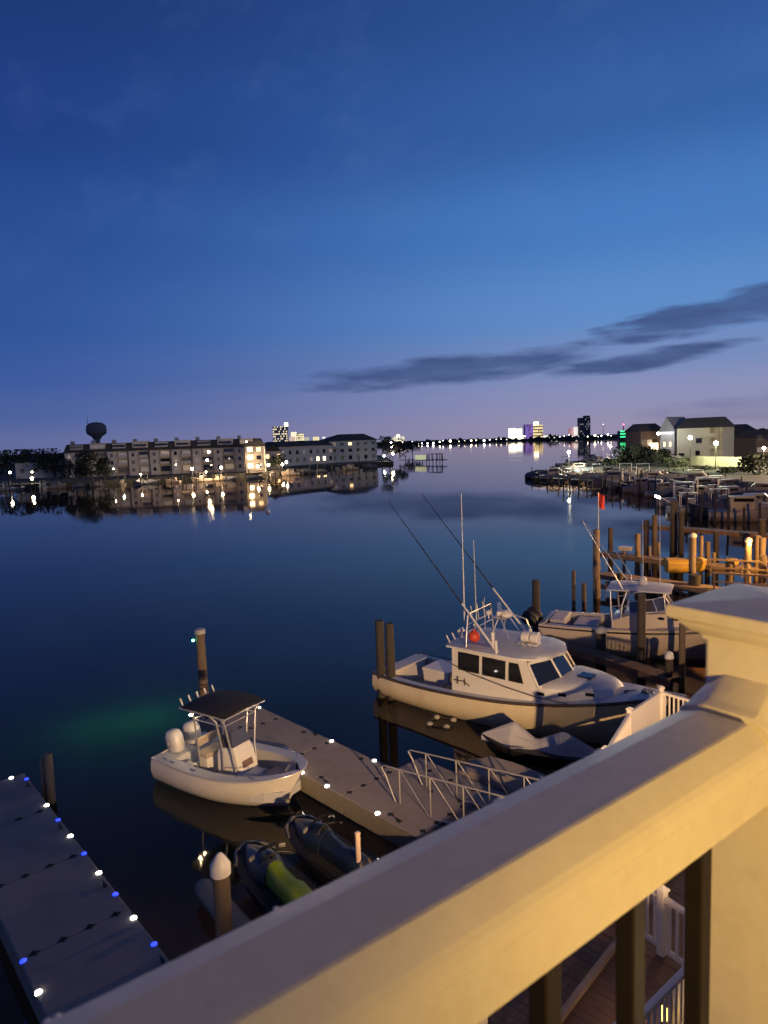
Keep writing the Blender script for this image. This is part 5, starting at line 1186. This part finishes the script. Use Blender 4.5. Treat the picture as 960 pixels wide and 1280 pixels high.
# ------------------------------------------------------------------ left shore lamps and docks
WL = [((240, 586), 199, 'warm globe lamp before the middle of the townhouse row', 110), ((276.5, 584.5), 199, 'warm globe lamp before the right half of the townhouse row', 110), ((257.5, 590), 196, 'warm lamp low on the quay below the glowing bay', 60), ((322, 583), 212, 'warm globe lamp right of the glowing end house', 110), ((335.5, 581), 216, 'warm globe lamp midway between end house and brown block', 110), ((353, 580.5), 228, 'left of a close pair of warm globe lamps before the brown block', 110), ((358, 577.5), 232, 'right of a close pair of warm globe lamps before the brown block', 110), ((176, 593), 194, 'warm lamp pair on the quay below the left bays of the townhouse row', 60)]
for px, D_, lab, pw in WL: lamp_post(px, D_, lab, (1, .72, .40), pw * 34, E_WARMHI, 1.3, .40 if pw > 100 else .22)
for px, D_, lab, r_ in (((12.5, 590.5), 200, 'bright white lamp at the left photo edge', .32), ((40, 598), 196, 'warm lamp under the trees at far left, the lower one', .42), ((40, 590), 200, 'small white lamp above the warm one at far left', .22), ((459, 565), 315, 'small warm lamp before the grey block', .35), ((491, 567), 300, 'warm lamp at the tip of the left shore, lowest of three', .55), ((490, 559), 330, 'warm lamp at the tip of the left shore, middle of three', .5), ((489, 553), 350, 'warm lamp at the tip of the left shore, topmost of three', .6), ((480, 570), 295, 'cool white lamp left of the shore tip lamps', .5)):
    lamp_post(px, D_, lab, (1, .8, .5), 150, E_WARMHI if 'warm' in lab else E_COOL, 1.3, r_, light=('far left' in lab or 'edge' in lab))
# glowing bay lights on the townhouse
for px, D_, lab in (((261, 565), 203, 'glowing wall lamp on a middle bay of the townhouse row, upper'), ((259, 575), 203, 'glowing wall lamp on a middle bay of the townhouse row, lower'), ((308, 552), 207, 'small bright lamp at the roof corner of the townhouse row'), ((142, 586), 197, 'small warm lamp between the trees and townhouse row'), ((220, 581), 199, 'small white lamp on a dark balcony of the townhouse row')):
    p = atY(*px, D_); m = MB(); m.ball((0, 0, 0), .36 if 'middle' in lab else .18, 8, 6); tag(m.build('wall_lamp', E_WARMHI, None, loc=p), lab, 'lamp')
lamp('bay_glow', 'POINT', atY(258, 570, 200), (1, .7, .35), 160, None, .3)
lamp('green_bay_glow', 'POINT', atY(153, 590, 198), (.6, 1, .7), 120, None, .3)
for (a, b, n_) in (((-10, 613), (330, 597), 14), ((330, 596), (470, 583), 7)):
    for i in range(n_):
        u = (i + .5) / n_ + rb.uniform(-.02, .02); p = at(a[0] + (b[0] - a[0]) * u, a[1] + (b[1] - a[1]) * u + 1.2)
        o = dup(protos[rb.choice([0, 1, 2, 2])], p, rb.choice([.3, 3.4, 1.8]) + rb.uniform(-.3, .3), 'small boat moored along the far left quay', 'boats along the left quay', rb.uniform(.55, .85))
for (a, b, n_) in (((-10, 614), (330, 599), 34), ((330, 598), (490, 583), 18), ((505, 577), (556, 578), 12)):
    for i in range(n_):
        u = (i + .5) / n_ + rb.uniform(-.01, .01); p = at(a[0] + (b[0] - a[0]) * u, a[1] + (b[1] - a[1]) * u + rb.uniform(0, 1))
        o = src_.copy(); COL.objects.link(o); tag(o, 'thin dark mooring pile along the left shore', 'piling', 'pilings along the left shore'); o.location = p; o.scale = (1, 1, rb.uniform(.7, 1.4))
p, q = at(500, 579), at(557, 579); d_ = q - p
pt = thing('fishing_pier', 'dark pier with a small pale lit shelter off the tip of the left shore', 'pier', (p.x, p.y, 0), math.atan2(d_.y, d_.x))
m = MB(); m.box((d_.length / 2, 0, 1.4), (d_.length, 2.4, .3)); m.build('pier_deck', WOODD, pt)
m = MB(); m.box((d_.length * .47, 0, 2.5), (4.5, 2.2, 2.0)); m.build('shelter', emit('lit_shelter', (.8, .85, .45, 1), .45), pt)
m = MB()
for k in range(8): m.box((d_.length * (.6 + k * .05), (-1) ** k, 2.4), (.18, .18, 3.2))
m.box((d_.length * .8, 0, 3.9), (6, 2.4, .25)); m.build('pier_frame', WOODD, pt)
bu = at(335, 640); m = MB(); m.lathe([(.3, -.2), (.38, .1), (.2, .4), (.04, .55)]); tag(m.build('mooring_buoy', GEL, None, smooth=50, loc=(bu.x, bu.y, 0)), 'small pale mooring buoy alone on the open water at left', 'buoy')

# ------------------------------------------------------------------ far skyline
def tower(x0, x1, yt, D_, name, label, mm, crown=None, depth=25, cat='tower'):
    a, b = atY(x0, yt, D_), atY(x1, yt, D_); w_ = (b - a).length; zt = (a.z + b.z) / 2 - 1.2
    t = thing(name, label, cat, ((a.x + b.x) / 2, a.y, 1.2)); m = MB(); m.box((0, depth / 2, zt / 2), (w_, depth, zt)); m.build('shaft', mm, t)
    if crown:
        cx_, cw, ch, cm = crown; q = MB(); q.box((cx_ * w_, depth / 2, zt + ch / 2), (cw * w_, depth * .7, ch)); q.build('crown', cm, t)
    return t
warmW = (1, .80, .52, 1)
tower(340.5, 359, 533, 2600, 'hotel_tower', 'pale patterned hotel tower with a bright lamp on top, tallest at left', lit_facade('facade_pattern', (.3, .28, .26, 1), warmW, 1.1, 5.5, 9, .55), (.40, .2, 14, E_WINHI))
tower(361.5, 369, 546, 2600, 'hotel_tower', 'pinkish low lit block left of the brightest left tower', emit('pink_wall', (1, .72, .5, 1), .55))
tower(363.5, 370, 540, 2700, 'hotel_tower', 'small bright block behind the brightest left tower', emit('white_wall', (1, .88, .6, 1), .9))
tower(370, 378.5, 541.5, 2600, 'hotel_tower', 'bright yellow white hotel tower right of the patterned tower', lit_facade('facade_bright', (.5, .45, .3, 1), (1, .86, .5, 1), 1.6, 4, 7, .9))
tower(379.5, 386, 546.5, 2650, 'hotel_tower', 'small dim lit block right of the yellow white tower', emit('dim_wall', (.9, .85, .7, 1), .35))
tower(391, 398, 546, 2500, 'hotel_tower', 'slanted yellow lit block left of the grey apartment block', emit('yellow_wall', (1, .85, .4, 1), .8))
tower(403, 406, 546, 2500, 'hotel_tower', 'tiny white lit block beside the slanted yellow one', emit('white_wall2', (1, .95, .9, 1), .9))
tower(411, 416.5, 550, 2400, 'hotel_tower', 'low glowing block just left of the grey apartment block', emit('cream_wall', (1, .9, .65, 1), .9))
tower(490, 505.5, 546, 2400, 'casino_hall', 'bright white domed hall beyond the tip of the left shore', lit_facade('facade_dome', (.6, .55, .4, 1), (1, .92, .62, 1), 1.7, 4, 6, .92), (.0, .3, 9, emit('dome_wall', (1, .92, .7, 1), 1.1)), cat='hall')
BRW = emit('brilliant_wall', (1, .97, .72, 1), 2.2)
tower(637.5, 644, 535.5, 2000, 'casino_hotel', 'brilliant white left wing of the brightest casino', BRW, cat='casino')
tower(644.6, 652.5, 536, 2010, 'casino_hotel', 'brilliant white right wing of the brightest casino', BRW, cat='casino')
tower(656.5, 666.5, 530.5, 2050, 'casino_hotel', 'purple lit casino tower between the brilliant and golden ones', lit_facade('facade_purple', (.15, .1, .3, 1), (.36, .2, .9, 1), .8, 3, 6, .85), cat='casino')
tower(667.5, 678.5, 531, 2040, 'casino_hotel', 'golden lit casino tower with a white rooftop lamp', lit_facade('facade_gold', (.5, .4, .2, 1), (1, .78, .38, 1), 1.3, 3, 9, .92), (-.15, .4, 9, E_WINHI), cat='casino')
tower(653, 657, 544.5, 1980, 'casino_podium', 'low white lit podium between the brilliant and purple casinos', BRW, cat='casino')
tower(682, 697, 544.3, 2000, 'casino_podium', 'long low lit podium right of the golden casino', emit('podium_wall', (1, .92, .7, 1), 1.3), cat='casino')
tower(713, 720, 535, 2100, 'casino_hotel', 'pinkish lit block left of the dark high tower', emit('rose_wall', (.9, .4, .38, 1), .35), cat='casino')
tower(719.5, 724, 533.5, 2080, 'casino_hotel', 'slim white lit block touching the dark high tower', emit('white_wall3', (1, .9, .85, 1), .8), cat='casino')
tower(724.6, 738, 522, 2060, 'dark_tower', 'high dark tower with few lit windows on the far shore', lit_facade('facade_dark', (.05, .05, .07, 1), (.8, .75, .9, 1), .22, 4, 7, .35), (.25, .5, 6, mat('tower_crown', (.05, .05, .07, 1))))
tower(717, 727, 545, 1900, 'casino_podium', 'low white lit podium below the dark high tower', emit('podium_wall2', (1, .96, .85, 1), 1.2), cat='casino')
gt = tower(775.5, 784.5, 538.5, 900, 'green_lit_building', 'building outlined by three green light bands left of the right shore houses', mat('dark_wall', (.04, .05, .05, 1)), cat='building', depth=12)
a, b = atY(775.5, 538.5, 900), atY(784.5, 538.5, 900); w_ = (b - a).length; zt = a.z - 1.2
for k, f_ in enumerate((1.0, .72, .38)):
    q = MB(); q.box((0, -.3, zt * f_ - .8), (w_ * 1.04, .5, 1.5)); q.build('green_band', emit('green_band', (.05, 1, .30, 1), 1.8), gt)
q = MB(); q.box((0, 2, zt + 4), (1, 1, 8)); q.build('mast', BLACKP, gt); q = MB(); q.ball((0, 2, zt + 8), 1.1, 8, 6); q.build('red_light', emit('red_beacon', (1, .1, .2, 1), 6), gt)
p = atY(754, 530.5, 2300); m = MB(); m.cyl((0, 0, 1 - p.z), (0, 0, -1), .8, .4, 6); ms = thing('radio_mast', 'thin mast with a pale beacon between dark tower and green lit building', 'mast', p); m.build('mast', BLACKP, ms); m = MB(); m.ball((0, 0, 0), 1.6, 8, 6); m.build('beacon', emit('pale_beacon', (1, .8, .75, 1), 3), ms)
# scattered shore lights along the far waterline
rf2 = random.Random(21)
E_SH = [emit('shore_light_warm', (1, .85, .6, 1), 9), emit('shore_light_white', (.95, .95, 1, 1), 8), emit('shore_light_red', (1, .25, .2, 1), 5)]
spts = [(x, y, rr) for x, y, rr in ((503, 552, 1.2), (515, 551, .8), (527, 554, 1.6), (534, 555, 1.8), (541, 553.5, 2.2), (549, 551.5, 1.6), (553, 550, 1.0), (562, 550.5, 2.6), (573, 551, .9), (588, 550, 2.0), (594, 549.5, 1.0), (604, 549.8, 2.6), (611, 549, 1.2), (619, 548.5, .8), (625, 548, .7), (523, 555.5, 1.0), (580, 550, .6), (741, 543.5, 2.2), (749, 544, 1.3), (757, 542.5, 1.7), (770, 541.5, 1.5), (703, 544.5, .8), (709, 543, .7), (745, 545, .8), (732, 545, 1.1), (698, 545.4, .9), (761, 544, .8), (632, 548.5, .7))]
for x, y, rr in spts:
    p = atY(x, y + .8, 1380 if x < 700 else 1180); q = MB(); q.ball((0, 0, 0), rr * .85, 8, 6)
    tag(q.build('shore_light', rf2.choice(E_SH[:2]), None, loc=(p.x, p.y - 12, max(p.z, 2.5))), 'tiny distant light along the far shoreline', 'light', 'lights along the far shore')
for x, y, rr in ((1000, 0, 0),): pass

# ------------------------------------------------------------------ sky
world = bpy.data.worlds.new('World'); sc.world = world; world.use_nodes = True
N = world.node_tree.nodes; Lk = world.node_tree.links
bg = N['Background']
def val(x):
    return x
def mth(op, a, b=None, c=None, clamp=False):
    n_ = N.new('ShaderNodeMath'); n_.operation = op; n_.use_clamp = clamp
    for i, v in enumerate((a, b, c)):
        if v is None: continue
        if isinstance(v, (int, float)): n_.inputs[i].default_value = v
        else: Lk.new(v, n_.inputs[i])
    return n_.outputs[0]
def mixc(f, a, b, blend='MIX'):
    n_ = N.new('ShaderNodeMix'); n_.data_type = 'RGBA'; n_.blend_type = blend
    for k, v in (('Factor', f), ('A', a), ('B', b)):
        if isinstance(v, (int, float)): n_.inputs[k].default_value = v
        elif isinstance(v, tuple): n_.inputs[k].default_value = v
        else: Lk.new(v, n_.inputs[k])
    return n_.outputs['Result']
tc = N.new('ShaderNodeTexCoord'); nrm = N.new('ShaderNodeVectorMath'); nrm.operation = 'NORMALIZE'; Lk.new(tc.outputs['Generated'], nrm.inputs[0])
sp = N.new('ShaderNodeSeparateXYZ'); Lk.new(nrm.outputs['Vector'], sp.inputs[0])
el = mth('MULTIPLY', mth('ARCSINE', sp.outputs['Z']), 180 / PI)
az = mth('MULTIPLY', mth('ARCTAN2', sp.outputs['X'], sp.outputs['Y']), 180 / PI)
def ramp(fac, stops):
    r_ = N.new('ShaderNodeValToRGB'); cr = r_.color_ramp; cr.interpolation = 'EASE'
    while len(cr.elements) > 1: cr.elements.remove(cr.elements[0])
    cr.elements[0].position = stops[0][0]; cr.elements[0].color = stops[0][1]
    for p_, c_ in stops[1:]:
        e = cr.elements.new(p_); e.color = c_
    Lk.new(fac, r_.inputs['Fac']); return r_.outputs['Color']
ef = mth('DIVIDE', mth('ADD', el, 2.0), 92.0, clamp=True)
E_ = lambda d: (d + 2) / 92
right = ramp(ef, [(E_(-2), lin(142, 136, 158)), (E_(.6), lin(146, 139, 168)), (E_(3), lin(136, 140, 178)), (E_(6), lin(114, 136, 184)), (E_(9.5), lin(92, 136, 194)), (E_(16), lin(70, 119, 186)), (E_(23), lin(52, 94, 160)), (E_(31), lin(44, 78, 140)), (E_(50), lin(45, 55, 88)), (E_(90), lin(52, 50, 62))])
left = ramp(ef, [(E_(-2), lin(104, 110, 150)), (E_(.6), lin(94, 104, 152)), (E_(3), lin(72, 94, 153)), (E_(6), lin(56, 86, 152)), (E_(9.5), lin(46, 80, 148)), (E_(16), lin(40, 73, 142)), (E_(23), lin(31, 60, 126)), (E_(31), lin(27, 53, 111)), (E_(50), lin(40, 48, 82)), (E_(90), lin(52, 50, 62))])
mr = N.new('ShaderNodeMapRange'); mr.interpolation_type = 'SMOOTHSTEP'; mr.inputs['From Min'].default_value = -32; mr.inputs['From Max'].default_value = 22; Lk.new(az, mr.inputs['Value'])
sky = mixc(mr.outputs['Result'], left, right)
# cloud coordinates
cv = N.new('ShaderNodeCombineXYZ'); Lk.new(mth('MULTIPLY', az, .10), cv.inputs['X']); Lk.new(mth('MULTIPLY', el, .55), cv.inputs['Y'])
nz = N.new('ShaderNodeTexNoise'); nz.inputs['Scale'].default_value = 1.6; nz.inputs['Detail'].default_value = 7; nz.inputs['Roughness'].default_value = .52; Lk.new(cv.outputs[0], nz.inputs['Vector'])
nzc = mth('SUBTRACT', nz.outputs['Fac'], .5)
def lens(a0, e0, wa, we, slope, sharp):
    da = mth('SUBTRACT', az, a0); de = mth('SUBTRACT', el, mth('MULTIPLY_ADD', da, slope, e0))
    q = mth('ADD', mth('POWER', mth('ABSOLUTE', mth('DIVIDE', da, wa)), 2.0), mth('POWER', mth('ABSOLUTE', mth('DIVIDE', de, we)), 2.0))
    v = mth('ADD', mth('SUBTRACT', 1.08, q), mth('MULTIPLY', nzc, 2.3))
    return mth('MULTIPLY', v, sharp, clamp=True)
cl = lens(5.5, 5.6, 13.5, 1.30, .060, 1.2)
cl = mth('MAXIMUM', cl, lens(29.0, 8.9, 12.5, 1.50, .135, 1.7))
cl = mth('MAXIMUM', cl, lens(20.5, 5.5, 7.5, .85, .10, 1.2))
cl = mth('MAXIMUM', cl, mth('MULTIPLY', lens(33, 1.6, 13, 1.3, .02, .7), .5))
sky = mixc(mth('MULTIPLY', cl, mth('MULTIPLY_ADD', nzc, .9, .80), clamp=True), sky, lin(62, 80, 126))
# bright wisps high up
cv2 = N.new('ShaderNodeCombineXYZ'); Lk.new(mth('MULTIPLY_ADD', el, .05, mth('MULTIPLY', az, .07)), cv2.inputs['X']); Lk.new(mth('MULTIPLY_ADD', az, -.05, mth('MULTIPLY', el, .11)), cv2.inputs['Y'])
n3 = N.new('ShaderNodeTexNoise'); n3.inputs['Scale'].default_value = 1.3; n3.inputs['Detail'].default_value = 7; n3.inputs['Roughness'].default_value = .6; Lk.new(cv2.outputs[0], n3.inputs['Vector'])
wm = mth('MULTIPLY', mth('SUBTRACT', n3.outputs['Fac'], .50), 2.2, clamp=True)
we_ = N.new('ShaderNodeMapRange'); we_.inputs['From Min'].default_value = 9; we_.inputs['From Max'].default_value = 17; Lk.new(el, we_.inputs['Value'])
sky = mixc(mth('MULTIPLY', mth('MULTIPLY', wm, we_.outputs['Result']), .30), sky, lin(92, 120, 176))
Lk.new(sky, bg.inputs['Color']); bg.inputs['Strength'].default_value = 1.0

# ------------------------------------------------------------------ camera and render settings
cd = bpy.data.cameras.new('camera'); co = bpy.data.objects.new('camera', cd); COL.objects.link(co); sc.camera = co
M3 = Matrix((RT, UP, -FW)).transposed(); co.matrix_world = Matrix.Translation(CAM) @ M3.to_4x4()
cd.sensor_fit = 'VERTICAL'; cd.sensor_height = 36; cd.lens = FPX / 1280 * 36; cd.clip_start = .02; cd.clip_end = 20000
cd.dof.use_dof = True; cd.dof.focus_distance = 24; cd.dof.aperture_fstop = 9.0
vs = sc.view_settings; sc.display_settings.display_device = 'sRGB'
vs.view_transform = 'Standard'; vs.look = 'None'; vs.exposure = .10; vs.gamma = 1
sc.cycles.use_denoising = True
sc.cycles.max_bounces = 8; sc.cycles.transparent_max_bounces = 12; sc.cycles.sample_clamp_indirect = 4; sc.cycles.sample_clamp_direct = 40
sc.cycles.caustics_reflective = False; sc.cycles.caustics_refractive = False
